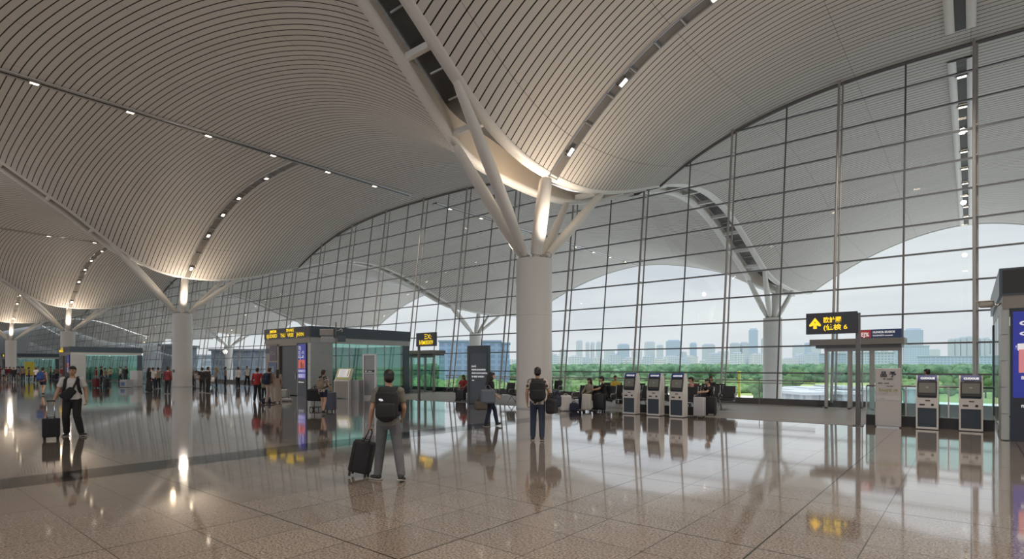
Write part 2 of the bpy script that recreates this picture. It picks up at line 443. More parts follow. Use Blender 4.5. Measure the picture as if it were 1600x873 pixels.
column(VALL[4], YO, 'white tree column outside the glass wall, seen above the near booth', -8., .8)
column(VALL[5], YO, 'white tree column outside the glass wall, seen above the left end of the near booth', -8., .8)
fp = MB(); fp.bx(-.12,.12,-.015,.015,-.12,.12); q = fp.build('wall_plaque', DARK)
q.location = (VALL[3]+.18, YC-.745, 1.35); tag(q, 'small dark square plaque fixed on the second white column', 'plaque')

# ================================================================ floor
m = bpy.data.materials.new('granite_tiles'); m.use_nodes = True; nt = m.node_tree; b = nt.nodes['Principled BSDF']
tc = nn(nt, 'ShaderNodeTexCoord'); sp = nn(nt, 'ShaderNodeSeparateXYZ'); lk(nt, tc.outputs['Object'], sp.inputs[0])
def gridline(period, off, width):
    a = mth(nt, 'FRACT', mth(nt, 'DIVIDE', mth(nt, 'ADD', sp.outputs[0], 400.+off), period)); c = mth(nt, 'FRACT', mth(nt, 'DIVIDE', mth(nt, 'ADD', sp.outputs[1], 400.+off), period))
    return mth(nt, 'MAXIMUM', mth(nt, 'LESS_THAN', a, width/period), mth(nt, 'LESS_THAN', c, width/period))
g1 = gridline(.8, 0, .011); g2 = gridline(2.4, 0, .018)
nz = nn(nt, 'ShaderNodeTexNoise'); nz.inputs['Scale'].default_value = 42.; nz.inputs['Detail'].default_value = 3; nz.inputs['Roughness'].default_value = .7; lk(nt, tc.outputs['Object'], nz.inputs['Vector'])
rp = nn(nt, 'ShaderNodeValToRGB'); rp.color_ramp.elements[0].position = .38; rp.color_ramp.elements[1].position = .64
rp.color_ramp.elements[0].color = (.15,.122,.10,1); rp.color_ramp.elements[1].color = (.47,.40,.34,1); lk(nt, nz.outputs['Fac'], rp.inputs[0])
wn = nn(nt, 'ShaderNodeTexWhiteNoise'); wn.noise_dimensions = '2D'; cb = nn(nt, 'ShaderNodeCombineXYZ')
lk(nt, mth(nt, 'FLOOR', mth(nt, 'DIVIDE', mth(nt, 'ADD', sp.outputs[0], 400.), .8)), cb.inputs[0]); lk(nt, mth(nt, 'FLOOR', mth(nt, 'DIVIDE', mth(nt, 'ADD', sp.outputs[1], 400.), .8)), cb.inputs[1]); lk(nt, cb.outputs[0], wn.inputs['Vector'])
tl = mixc(nt, mth(nt, 'MULTIPLY', wn.outputs['Value'], .22), rp.outputs[0], (.12,.10,.085))
bd = mth(nt, 'MULTIPLY', mth(nt, 'GREATER_THAN', sp.outputs[0], -11.6), mth(nt, 'LESS_THAN', sp.outputs[0], -10.6))
tl = mixc(nt, bd, tl, mixc(nt, nz.outputs['Fac'], (.018,.017,.017), (.045,.042,.040)))
tl = mixc(nt, mth(nt, 'MAXIMUM', mth(nt, 'MULTIPLY', g1, .75), mth(nt, 'MULTIPLY', g2, .95)), tl, (.03,.026,.022))
lk(nt, tl, b.inputs['Base Color']); b.inputs['Roughness'].default_value = .06; b.inputs['Specular IOR Level'].default_value = .62
n2 = nn(nt, 'ShaderNodeTexNoise'); n2.inputs['Scale'].default_value = 1.3; lk(nt, tc.outputs['Object'], n2.inputs['Vector'])
lk(nt, mth(nt, 'MULTIPLY_ADD', n2.outputs['Fac'], .09, .03), b.inputs['Roughness'])
gls = nn(nt, 'ShaderNodeBsdfGlossy'); lk(nt, mth(nt, 'MULTIPLY_ADD', n2.outputs['Fac'], .05, .03), gls.inputs['Roughness']); gls.inputs['Color'].default_value = (.97,.98,1,1)
lw = nn(nt, 'ShaderNodeLayerWeight'); lw.inputs[0].default_value = .5; mxs = nn(nt, 'ShaderNodeMixShader')
lk(nt, mth(nt, 'MULTIPLY_ADD', mth(nt, 'MULTIPLY', mth(nt, 'POWER', lw.outputs['Facing'], 5.2), mth(nt, 'MULTIPLY_ADD', mth(nt, 'MAXIMUM', bd, mth(nt, 'MAXIMUM', mth(nt, 'MULTIPLY', g1, .75), g2)), -.72, 1.)), .95, .03, True), mxs.inputs[0]); lk(nt, b.outputs[0], mxs.inputs[1]); lk(nt, gls.outputs[0], mxs.inputs[2])
lk(nt, mxs.outputs[0], nt.nodes['Material Output'].inputs[0]); b.inputs['Specular IOR Level'].default_value = .15
MATS['granite'] = m
f = MB(); f.bx(-210, 30, -30, 27.25, -.3, 0); struct(f.build('floor', m))
m = bpy.data.materials.new('grey_plank_floor'); m.use_nodes = True; nt = m.node_tree; b = nt.nodes['Principled BSDF']
tc = nn(nt, 'ShaderNodeTexCoord'); mp = nn(nt, 'ShaderNodeMapping'); mp.inputs['Scale'].default_value = (.35, 6., 1); lk(nt, tc.outputs['Object'], mp.inputs[0])
nz = nn(nt, 'ShaderNodeTexNoise'); nz.inputs['Scale'].default_value = 1.5; nz.inputs['Detail'].default_value = 4; lk(nt, mp.outputs[0], nz.inputs['Vector'])
lk(nt, mixc(nt, nz.outputs['Fac'], (.13,.13,.13), (.30,.295,.29)), b.inputs['Base Color']); b.inputs['Roughness'].default_value = .42; b.inputs['Specular IOR Level'].default_value = .35
f = MB(); f.bx(-28.4, -2.45, 18.95, 27.2, .0, .006); struct(f.build('floor.001', m))

# ================================================================ glass wall (leans outwards)
YW, LEAN = 27.2, .13
def wy(z): return YW+LEAN*z
def wtop(X):
    z = 12.
    vi = min(range(len(VALL)), key=lambda i: abs(VALL[i]-X)); V = VALL[vi]
    for _ in range(12):
        y = wy(z); x = X
        if V-eL(y) < X < V+eR(y): x = V+eR(y) if X > V else V-eL(y)
        z = zr(x, y)
    return z
X0, X1 = -172., 22.
root = bpy.data.objects.new('window_1', None); C.objects.link(root); root.location = (X0, YW, 0); struct(root)
LW = lambda p: (p[0]-X0, p[1]-YW, p[2])
xs = [X0+(X1-X0)*i/420 for i in range(421)]
gl = MB(); rows = [[LW((x, wy(.25+(wtop(x)-.25)*j/12), .25+(wtop(x)-.25)*j/12)) for x in xs] for j in range(13)]
gl.strip(rows); gl.build('glass', CLEARG, root, True)
tf = MB(); pts = [LW((x, wy(wtop(x))-.05, wtop(x)-.04)) for x in xs]
tf.tube(pts, .09, 6); tf.build('top_frame', MULL, root, True)
sl = MB(); sl.bx(0, X1-X0, -.14, .14, 0, .27); sl.build('sill', mat('sill_grey', (.10,.10,.105), .5), root)
for k in range(12):
    z = 1.44+1.22*k; t = MB(); run = None; y = wy(z)
    for x in xs+[X1+1]:
        ok = x <= X1 and wtop(x) > z+.03
        if ok and run is None: run = x
        if not ok and run is not None:
            t.bx(run-X0, x-X0, y-YW-.10, y-YW+.02, z-.032, z+.032); run = None
    if t.v: t.build('transom', MULL, root)
k = 0; x = .2
while x > X0:
    dbl = k % 2 == 0; zt = wtop(x)
    M = MB()
    def post(xx, dy, r):
        M.tube([LW((xx, wy(.2)+dy, .2)), LW((xx, wy(zt)+dy-.02, zt-.05))], r, 8)
    if dbl:
        post(x, -.06, .042); post(x-.09, -.40, .055)
        for q in range(1, int(zt/1.22)+1):
            z = .22+1.22*q
            if z < zt-.2: M.bx(x-.09-X0-.02, x-X0+.02, wy(z)-YW-.42, wy(z)-YW, z-.02, z+.02)
        M.build('mullion', MULLL, root, 'auto')
    else:
        post(x, -.05, .036); M.build('mullion', MULL, root, 'auto')
    k += 1; x -= 2.335
for x in (2.535, 4.87, 7.2, 9.54, 11.9):
    M = MB(); zt = wtop(x); M.tube([LW((x, wy(.2)-.05, .2)), LW((x, wy(zt)-.06, zt-.05))], .05, 8); M.build('mullion', MULL, root, 'auto')
hr = MB()
for z, r in ((1.10,.03), (.98,.02)): hr.tube([(-28.3, 26.95, z), (-5.2, 26.95, z)], r, 8)
x = -28.2
while x < -5.2: hr.tube([(x, 26.95, .0), (x, 26.95, 1.1)], .02, 6); x += 2.3
q = hr.build('handrail', STEEL, None, 'auto'); tag(q, 'long double steel handrail running along the foot of the glass wall', 'railing')

UP_W, DOWN_W = 520, 2400
# ================================================================ lamps (column spots, added fill uplights, ridge downlights)
def light(kind, loc, energy, col=(1,.80,.56), size=.2, rot=(0,0,0), spot=1.2, blend=.8):
    l = bpy.data.lights.new(kind.lower(), kind); l.energy = energy; l.color = col
    if kind == 'SPOT': l.spot_size = spot; l.spot_blend = blend; l.shadow_soft_size = size
    elif kind == 'POINT': l.shadow_soft_size = size
    o = bpy.data.objects.new('lamp_'+kind.lower(), l); C.objects.link(o); o.location = loc; o.rotation_euler = rot; return o
WARM = (1,.74,.47); SOFT = (1,.87,.74)
for vi in (2, 3, 4, 5):
    V = VALL[vi]
    light('SPOT', (V+.95, YC-.55, 6.5), 230, WARM, .12, (PI-.05, .28, 0), 1.9)
    light('SPOT', (V+.95, YC+.55, 6.5), 200, WARM, .12, (PI+.10, .28, 0), 1.9)
    light('SPOT', (V-.7, YC-.75, 6.5), 330, WARM, .12, (PI-.25, -.10, 0), 1.4)
    light('POINT', (V-.35, YC-.6, zr(V+.8, YC)+.2), 30, WARM, .15)
for vi in (1, 2, 3, 4, 5):
    V = VALL[vi]
    for Y in (YC, -5.):
        for sx in (-1, 1):
            light('SPOT', (V+sx*1.1, Y-.3, 6.5), UP_W, SOFT, .3, (PI, sx*.55, 0), 2.7, .6)  # fill uplights added to brighten the ceiling, also where no column is built
for bi in (1, 2, 3, 4):
    a, b = BAYS[bi]; X = (a+b)/2
    for y in (-5., 2., 9.5, 16.9, 24.):
        light('SPOT', (X, y, 14.2), DOWN_W, SOFT, .14, (0,0,0), 2.4, 1.)
# ================================================================ people
SKIN = mat('skin', (.46,.27,.18), .55, noise=.06, nscale=20)
SKIN2 = mat('skin_light', (.56,.35,.25), .55, noise=.06, nscale=20)
HAIR = mat('hair_black', (.012,.010,.009), .5, noise=.3, nscale=60)
HAIRB = mat('hair_brown', (.045,.025,.015), .5, noise=.3, nscale=60)
LIP = mat('lips', (.33,.12,.10), .5)
EYEM = mat('eye_dark', (.015,.012,.010), .25)
def cloth(n, c): return mat('cloth_'+n, c, .85, noise=.14, nscale=14)
CL = dict(olive=cloth('olive', (.15,.143,.122)), grey=cloth('grey', (.12,.122,.13)), white=cloth('white', (.60,.585,.57)), black=cloth('black', (.014,.014,.016)),
    navy=cloth('navy', (.016,.022,.045)), denim=cloth('denim', (.028,.042,.075)), red=cloth('red', (.33,.03,.035)), darkred=cloth('dark_red', (.16,.025,.03)), beige=cloth('beige', (.44,.37,.32)),
    tan=cloth('tan', (.30,.24,.18)), khaki=cloth('khaki', (.26,.24,.19)), pink=cloth('pink', (.42,.24,.23)), blue=cloth('blue', (.03,.08,.26)), sky=cloth('sky_blue', (.22,.30,.40)), yellow=cloth('yellow', (.55,.42,.06)), green=cloth('green', (.10,.14,.09)), lgrey=cloth('light_grey', (.36,.36,.37)))
pm = bpy.data.materials.new('cloth_print'); pm.use_nodes = True; nt = pm.node_tree; b = nt.nodes['Principled BSDF']
tc = nn(nt, 'ShaderNodeTexCoord'); vz = nn(nt, 'ShaderNodeTexVoronoi'); vz.inputs['Scale'].default_value = 9.; lk(nt, tc.outputs['Object'], vz.inputs['Vector'])
rp = nn(nt, 'ShaderNodeValToRGB'); rp.color_ramp.interpolation = 'CONSTANT'; e = rp.color_ramp.elements; e[0].color = (.05,.045,.04,1); e[1].position = .33; e[1].color = (.52,.46,.40,1)
x = e.new(.62); x.color = (.22,.19,.17,1); lk(nt, vz.outputs['Distance'], rp.inputs[0]); lk(nt, rp.outputs[0], b.inputs['Base Color']); b.inputs['Roughness'].default_value = .85
CL['print'] = pm
SHOE = mat('shoe_dark', (.02,.02,.022), .5, noise=.1); SOLE = mat('shoe_sole', (.35,.33,.31), .7); SHOEW = mat('shoe_white', (.55,.54,.52), .6)

def loft(mb, secs, o, u, n=22):
    o = Vector(o); u = Vector(u).normalized(); ax = Vector((1,0,0)); ay = u.cross(ax)
    vs = []
    for t, rx, ry, yo in secs:
        c = o+u*t+ay*yo
        for i in range(n):
            a = 2*PI*i/n; vs.append(c+ax*rx*math.cos(a)+ay*ry*math.sin(a))
    fs = [(k*n+i, k*n+(i+1) % n, (k+1)*n+(i+1) % n, (k+1)*n+i) for k in range(len(secs)-1) for i in range(n)]
    fs += [tuple(range(n-1, -1, -1)), tuple((len(secs)-1)*n+i for i in range(n))]
    mb.add(vs, fs)
V3 = Vector
def lerp(a, b, t): return V3(a)+(V3(b)-V3(a))*t
STAND = dict(pelvis=(0,0,.91), lean=0, kneeL=(-.10,.03,.49), kneeR=(.10,.03,.49), ankL=(-.11,-.02,.085), ankR=(.11,-.02,.085), toeL=(-.15,1,0), toeR=(.15,1,0), headyaw=0, headpitch=0)
SIT = dict(pelvis=(0,0,.555), lean=-4, kneeL=(-.11,.43,.52), kneeR=(.11,.43,.52), ankL=(-.12,.42,.085), ankR=(.12,.42,.085), toeL=(-.1,1,0), toeR=(.1,1,0), headyaw=0, headpitch=8,
    elbL=(-.25,.06,.80), elbR=(.25,.06,.80), wrL=(-.14,.27,.70), wrR=(.14,.27,.70))
def person(label, xy, rot, height, pose, top, bottom, shoe=None, hair='short', skin=None, fem=False, vox=.014, group=None, hairmat=None, z=0., shirt_t=-.07, fat=1., parts=True):
    J = dict(pose); s = height/1.70; skin = skin or SKIN; hairmat = hairmat or HAIR; shoe = shoe or SHOE
    root = thing('person', label, 'person', (xy[0], xy[1], z), rot, group); root.scale = (s, s, s)
    pel = V3(J['pelvis']); la = math.radians(J['lean']); u = V3((0, math.sin(la), math.cos(la)))
    shw = .155 if fem else .172
    shL = pel+u*.455+V3((-shw,0,0)); shR = pel+u*.455+V3((shw,0,0))
    elL = V3(J.get('elbL') or shL+V3((-.055,-.03,-.275))); elR = V3(J.get('elbR') or shR+V3((.055,-.03,-.275)))
    wrL = V3(J.get('wrL') or elL+V3((.0,.06,-.24))); wrR = V3(J.get('wrR') or elR+V3((.0,.06,-.24)))
    hpL = pel+V3((-.088,0,-.03)); hpR = pel+V3((.088,0,-.03))
    knL, knR, akL, akR = (V3(J[k]) for k in ('kneeL','kneeR','ankL','ankR'))
    nk = pel+u*.49; hd = pel+u*.49+V3((0,.022+.10*math.sin(la),.175))
    RH = Matrix.Rotation(math.radians(J['headyaw']), 3, 'Z') @ Matrix.Rotation(-math.radians(J['headpitch']), 3, 'X')
    H = lambda p: hd+RH @ V3(p)
    w = fat*(.92 if fem else 1.)
    TOR = [(-.115,.10*w,.085*w,0),(-.05,.158*w,.112*w,-.005),(.03,.155*w,.108*w,-.004),(.12,.137*w,.098*w,0),(.20,.130*w,.094*w,.004),(.30,.146*w,.104*w,.008),(.38,.158*w,.106*w,.006),(.435,.155*w,.092*w,0),(.475,.105,.072,0),(.51,.058,.058,0)]
    b = MB(); loft(b, TOR, pel, u)
    b.cap(nk-u*.03, H((0,-.02,-.06)), .056, .05)
    b.ell(H((0,-.008,.02)), (.076,.094,.098), RH); b.ell(H((0,.018,-.035)), (.060,.074,.078), RH); b.ell(H((0,.035,-.082)), (.036,.042,.030), RH)
    b.ell(H((0,.097,-.022)), (.012,.017,.022), RH); b.ell(H((0,.090,.005)), (.009,.012,.028), RH)
    for sx in (-1, 1): b.ell(H((sx*.076,-.004,-.012)), (.010,.020,.032), RH)
    for sd, sh, el, wr in ((-1, shL, elL, wrL), (1, shR, elR, wrR)):
        b.ell(sh, (.062*w,.062*w,.062*w)); b.cap(sh, el, .050*w, .039*w); b.cap(el, lerp(el, wr, .35), .039*w, .039*w); b.cap(lerp(el, wr, .35), wr, .039*w, .026)
        d = (wr-el).normalized(); nrm = V3((-sd,0,0)); nrm = (nrm-d*nrm.dot(d)).normalized() if abs(nrm.dot(d)) < .95 else V3((0,0,-1)); ac = d.cross(nrm).normalized()
        pc = wr+d*.045
        b.ell(pc, (.040,.016,.050), Matrix((-ac, nrm, d)).transposed())
        cu = J.get('curl', .6)
        for fi, (o, ln) in enumerate(((-.030,.062),(-.010,.072),(.011,.068),(.030,.052))):
            a = pc+d*.036+ac*o; k1 = a+(d*math.cos(cu*.5)+nrm*math.sin(cu*.5))*ln*.55; k2 = k1+(d*math.cos(cu*1.6)+nrm*math.sin(cu*1.6))*ln*.5
            b.cap(a, k1, .0095, .009, 8); b.cap(k1, k2, .009, .0075, 8)
        fw = ac if ac.y > 0 else -ac
        th0 = pc-d*.02+fw*.028; th1 = th0+(d*.6+fw*.7+nrm*.25).normalized()*.038; th2 = th1+(d*.9+fw*.25+nrm*.35).normalized()*.03
        b.cap(th0, th1, .012, .0105, 8); b.cap(th1, th2, .0105, .008, 8)
    for hp, kn, ak, tk in ((hpL, knL, akL, 'toeL'), (hpR, knR, akR, 'toeR')):
        b.cap(hp, kn, .084*w, .055*w); cf = lerp(kn, ak, .3)+V3((0,-.012,0)); b.cap(kn, cf, .053*w, .054*w); b.cap(cf, ak, .054*w, .035)
        td = V3(J[tk]).normalized(); b.cap(ak+V3((0,0,-.03)), ak+td*.10+V3((0,0,-.045)), .034, .026)
    fuse(b, 'body', skin, root, vox, 5)
    if not parts: pass
    # clothing
    kind, cm = top
    t0 = shirt_t if kind in ('tee', 'long') else -.07
    ex = .014
    c = MB(); ts = [(t, rx+ex, ry+ex, yo) for t, rx, ry, yo in TOR if t > t0+.02 and t < .49]
    f = 1.0 if ts[0][0] > .1 else 1.04
    loft(c, [(t0, ts[0][1]*f, ts[0][2]*f, ts[0][3])]+ts+[(.497,.080,.070,0)], pel, u)
    for sh, el, wr in ((shL, elL, wrL), (shR, elR, wrR)):
        c.ell(sh, (.072*w,.070*w,.070*w))
        if kind == 'long':
            c.cap(sh, el, .066*w, .052*w); c.cone(el, lerp(el, wr, .93), .052*w, .040)
        else: c.cone(sh, lerp(sh, el, .66), .066*w, .066*w)
    fuse(c, 'shirt' if kind == 'tee' else 'jacket', cm, root, max(vox, .010), 3)
    kind, cm = bottom
    c = MB()
    if kind in ('trousers', 'shorts'):
        loft(c, [(-.125,.10*w,.09*w,0),(-.06,.168*w,.122*w,-.005),(.03,.166*w,.118*w,-.004),(.11,.146*w,.106*w,0)], pel, u)
        for hp, kn, ak in ((hpL, knL, akL), (hpR, knR, akR)):
            if kind == 'trousers': c.cap(hp, kn, .096*w, .074*w); c.cone(kn, lerp(kn, ak, .35)+V3((0,-.008,0)), .074*w, .074*w); c.cone(lerp(kn, ak, .3)+V3((0,-.008,0)), ak+V3((0,0,-.01)), .074*w, .061*w)
            else: c.cone(hp, lerp(hp, kn, .62), .098*w, .085*w); c.ell(hp, (.097*w,)*3)
    elif kind == 'skirt':
        mid = lerp(knL, knR, .5)
        loft(c, [(-.42,.21,.18,.0),(-.2,.19,.15,0),(-.05,.172*w,.126*w,0),(.10,.148*w,.108*w,0)], pel, V3((0,0,1)))
    elif kind == 'dress':
        loft(c, [(-.84,.25,.22,0),(-.5,.22,.18,0),(-.2,.19,.145,0),(-.05,.175*w,.128*w,0),(.12,.152*w,.112*w,0)], pel, V3((0,0,1)))
    fuse(c, {'trousers':'trousers','shorts':'shorts','skirt':'skirt','dress':'skirt'}[kind], cm, root, max(vox, .010), 3)
    for ak, tk in ((akL, 'toeL'), (akR, 'toeR')):
        td = V3(J[tk]).normalized(); sd = td.cross(V3((0,0,1))).normalized(); up = sd.cross(td)
        RM = Matrix((sd, td, up)).transposed().to_4x4(); RM.translation = ak
        sh = MB(); p = MB()
        p.ell((0,-.02,-.03), (.042,.055,.045)); p.ell((0,.08,-.047), (.044,.085,.032)); p.ell((0,.03,-.035), (.040,.075,.040)); p.cone((0,-.01,-.02),(0,-.015,.035),.045,.047)
        sh.add([RM @ V3(q) for q in p.v], p.f)
        o = fuse(sh, 'shoe', shoe, root, .012, 2)
        so = MB(); so.rbox((0,.045,-.073), (.085,.25,.022), .01, RM); so.build('sole', SOLE, o)
    # hair and face
    h = MB()
    if hair == 'cap':
        h.ell(H((0,-.012,.052)), (.085,.102,.075), RH); h.ell(H((0,.10,.055)), (.065,.055,.010), RH)
        fuse(h, 'cap', cm if cm is CL['black'] else CL['navy'], root, max(vox*.8,.007), 2)
        h = MB()
    h.ell(H((0,-.020,.045)), (.083,.098,.088), RH); h.ell(H((0,-.045,.0)), (.079,.074,.085), RH)
    h.ell(H((0,.045,.075)), (.062,.055,.040), RH)
    if hair == 'long':
        h.cap(H((0,-.065,-.01)), pel+u*.40+V3((0,-.105,0)), .082, .075); h.ell(H((-.06,-.02,-.05)), (.03,.05,.11), RH); h.ell(H((.06,-.02,-.05)), (.03,.05,.11), RH)
    if hair == 'tail':
        h.ell(H((0,-.105,.045)), (.035,.035,.04), RH); h.cap(H((0,-.12,.02)), H((0,-.13,-.16)), .03, .018)
    if hair == 'bun': h.ell(H((0,-.07,.12)), (.045,.045,.045), RH)
    fuse(h, 'hair', hairmat, root, max(vox*.7, .007), 2)
    if vox < .016:
        for sx in (-1, 1):
            e = MB(); e.ell(H((sx*.030,.080,.012)), (.012,.007,.006), RH); e.build('eye', EYEM, root, True)
            e = MB(); e.ell(H((sx*.031,.082,.030)), (.017,.006,.004), RH); e.build('eyebrow', HAIR, root, True)
        e = MB(); e.ell(H((0,.083,-.066)), (.022,.008,.006), RH); e.build('mouth', LIP, root, True)
    return root
def wp(root, p):
    """a point in a person's own frame -> world"""
    M = Matrix.Translation(root.location) @ root.rotation_euler.to_matrix().to_4x4() @ Matrix.Diagonal((*root.scale, 1)); return M @ V3(p)
def wr_root(o, person, scale=True):
    o.location = person.location; o.rotation_euler = person.rotation_euler
    if scale: o.scale = person.scale
    return o

# ---------------------------------------------------------------- bags
def backpack(pers, label, m, pz=.91, lean=0, w=.31, h=.46, d=.17, mark=False, strapm=None, front=True, cat='backpack'):
    r = wr_root(thing('backpack', label, cat), pers); la = math.radians(lean)
    T = Matrix.Translation((0,0,pz)) @ Matrix.Rotation(-la, 4, 'X')
    f = MB(); f.rbox((0,-.125-d/2,.25), (w,d,h*.88), .085, T, seg=6); f.rbox((0,-.125-d*.45,.27+h*.30), (w*.84,d*.84,h*.44), .085, T, seg=6); q0 = T @ V3((0,-.125-d*.5,.27+h*.36)); f.ell(q0, (w*.36,d*.42,h*.16)); q0 = T @ V3((0,-.125-d*.75,.12)); f.ell(q0, (w*.46,d*.48,h*.26)); fuse(f, 'pack_body', m, r, .012, 6)
    f = MB(); f.rbox((0,-.125-d-.02,.17), (w*.78,.09,h*.45), .035, T, seg=4); f.build('front_pocket', m, r, 'auto')
    f = MB(); f.tube([T @ V3((-w*.36,-.125-d-.004,.27+h*.30)), T @ V3((0,-.125-d-.018,.27+h*.34)), T @ V3((w*.36,-.125-d-.004,.27+h*.30))], .006, 6); f.build('zip', BLKP, r)
    f = MB(); f.tube([T @ V3(p) for p in ((-.04,-.14,.49),(-.03,-.155,.53),(.03,-.155,.53),(.04,-.14,.49))], .009, 6); f.build('carry_loop', BLKP, r)
    for sx in (-1, 1):
        pts = [(sx*.08,-.13,.46),(sx*.10,-.085,.505),(sx*.112,0,.523),(sx*.118,.07,.47),(sx*.125,.118,.38),(sx*.14,.122,.26),(sx*.165,.07,.15),(sx*.15,-.10,.09)]
        P = [T @ V3(p) for p in pts]; q = MB(); rows = []
        for k, p in enumerate(P):
            t = (P[min(k+1, 7)]-P[max(k-1, 0)]).normalized(); wv = V3((1,0,0)); wv = (wv-t*wv.dot(t)).normalized()*.032; nv = t.cross(wv).normalized()*.008
            rows.append([p-wv-nv, p+wv-nv, p+wv+nv, p-wv+nv, p-wv-nv])
        q.strip(rows); q.build('shoulder_strap', strapm or m, r, True)
    if mark:
        f = MB(); f.ell((0,0,0), (.034,.004,.017), n=16, m=8); o = f.build('emblem_patch', LET, r, True); o.location = T @ V3((-.075,-.125-d-.004,.33)); o.rotation_euler = (0,.25,0); o['label'] = 'small white emblem patch'
    return r
def suitcase(label, loc, rz, m, w=.36, h=.50, d=.23, handle=.5, tilt=0., ribs=4, hm=None, group=None, wheels=4):
    r = thing('suitcase', label, 'suitcase', loc, rz, group); T = Matrix.Rotation(tilt, 4, 'Y')
    f = MB(); f.rbox((0,0,.07+h/2), (w,d,h), .035, T, seg=4)
    rb = f
    for i in range(ribs):
        x = -w*.36+w*.72*i/max(1, ribs-1)
        for y in (-1, 1): rb.rbox((x,y*(d/2+.001),.07+h/2), (w*.08,.014,h*.84), .006, T, seg=2)
    o = f.build('shell', m, r, 'auto')
    zz = MB(); zz.rbox((0,0,.07+h/2), (w+.006,.012,h+.006), .03, T, seg=3); zz.build('zip_seam', BLKP, r, 'auto')
    for sx in (-1, 1):
        for sy in ((-1, 1) if wheels == 4 else (-1,)):
            wv = MB(); wv.cone(T @ V3((sx*w*.38-.012, sy*d*.36, .028)), T @ V3((sx*w*.38+.012, sy*d*.36, .028)), .028, .028, 14); wv.box((sx*w*.38, sy*d*.36, .058), (.03,.035,.03), T); wv.build('wheel', RUB, r)
    if handle:
        hh = MB(); hm = hm or CHROME
        for sx in (-1, 1): hh.cone(T @ V3((sx*w*.22,-d*.3,.07+h)), T @ V3((sx*w*.22,-d*.3,.07+h+handle)), .009, .009, 8)
        hh.build('telescopic_handle', hm, r, True)
        g = MB(); g.rbox((0,-d*.3,.07+h+handle), (w*.52,.035,.03), .012, T); g.build('grip', BLKP, r, 'auto')
    g = MB(); g.tube([T @ V3(p) for p in ((-.07,.03,.07+h-.005),(-.06,.03,.07+h+.03),(.06,.03,.07+h+.03),(.07,.03,.07+h-.005))], .010, 6); g.build('top_handle', BLKP, r)
    return r
def duffel(label, loc, rz, m, L=.46, H=.27, W=.2, strap=.3, cat='bag', name='duffel_bag'):
    r = thing(name, label, cat, loc, rz); f = MB(); f.rbox((0,0,H/2), (L,W,H), .07, seg=5); f.rbox((0,0,H*.4), (L*1.06,W*.85,H*.7), .07, seg=5); fuse(f, 'bag_body', m, r, .012, 5)
    for sy in (-1, 1):
        g = MB(); g.tube([(-L*.22,sy*W*.42,H*.55),(-L*.2,sy*W*.38,H),(-L*.1,sy*.02,H+strap),(L*.1,sy*.02,H+strap),(L*.2,sy*W*.38,H),(L*.22,sy*W*.42,H*.55)], .011, 6); g.build('bag_handle', m, r, True)
    z = MB(); z.tube([(-L*.4,0,H*.97),(0,0,H+.006),(L*.4,0,H*.97)], .006, 6); z.build('zip', BLKP, r)
    return r
def P(base, **k): d = dict(base); d.update(k); return d

# ---- 1: man walking away, pulling the black cabin case
x, y = gp(607, 750)
rz1 = TH+.10
p1 = person('man walking away in grey tee and trousers with black backpack, pulling a black case', (x, y), rz1, 1.70,
    P(STAND, kneeL=(-.13,.06,.49), ankL=(-.17,.06,.085), toeL=(-.9,.75,0), kneeR=(.15,-.03,.47), ankR=(.21,-.15,.10), toeR=(.25,1,-.25), headyaw=14,
      elbL=(-.245,-.02,1.10), wrL=(-.285,.06,.87), elbR=(.23,.05,1.11), wrR=(.19,.22,.94), curl=1.1, lean=2),
    ('tee', CL['olive']), ('trousers', CL['grey']), SHOE, 'short', SKIN, vox=.007)
backpack(p1, 'black backpack with small white emblem on the man pulling the black case', BLKF, lean=2, w=.34, h=.50, d=.18, mark=True)
cx, cy = gp(560, 744)
suitcase('black upright cabin case pulled by the man in grey trousers', (cx, cy), rz1-.15, BLKF, .33, .50, .23, .0, .20, 2)
hl = wp(p1, (-.285,.065,.78)); tr = bpy.data.objects['suitcase']
g = MB(); M = Matrix.Translation(tr.location) @ tr.rotation_euler.to_matrix().to_4x4(); Mi = M.inverted(); hp = Mi @ hl
T = Matrix.Rotation(.20, 4, 'Y'); a0 = T @ V3((.02,-.03,.56)); 
g.tube([a0+V3((-.05,0,0)), hp+V3((-.03,0,-.05)), hp+V3((-.02,.0,-.005)), hp+V3((.02,0,-.005)), hp+V3((.03,0,-.05)), a0+V3((.05,0,0))], .010, 8); g.build('pull_handle', BLKP, tr, True)
# ---- 2: man walking away in the middle
x, y = gp(840, 688)
p2 = person('man walking away in a printed shirt and jeans in front of the nearest column', (x, y), TH-.05, 1.73,
    P(STAND, kneeL=(-.10,.05,.49), ankL=(-.11,.03,.085), kneeR=(.10,.02,.48), ankR=(.10,-.08,.09), toeR=(.2,1,-.1), elbR=(.27,.02,1.12), wrR=(.25,.15,.93), elbL=(-.25,.0,1.10), wrL=(-.24,.06,.87), curl=1.0),
    ('tee', CL['print']), ('trousers', CL['denim']), SHOE, 'short', SKIN, vox=.008)
backpack(p2, 'large black backpack on the man in the printed shirt', BLKF, w=.36, h=.50, d=.2)
b = wp(p2, (.33,.02,.62)); duffel('black duffel bag hanging at the right side of the man in printed shirt', (b.x, b.y, b.z), TH+1.15, BLKF, .38, .36, .22, .12)
b = wp(p2, (.43,.34,.74)); duffel('second black bag carried ahead of the duffel by the man in jeans', (b.x, b.y, b.z), TH+.9, CL['navy'], .34, .30, .17, .12, name='shoulder_bag')
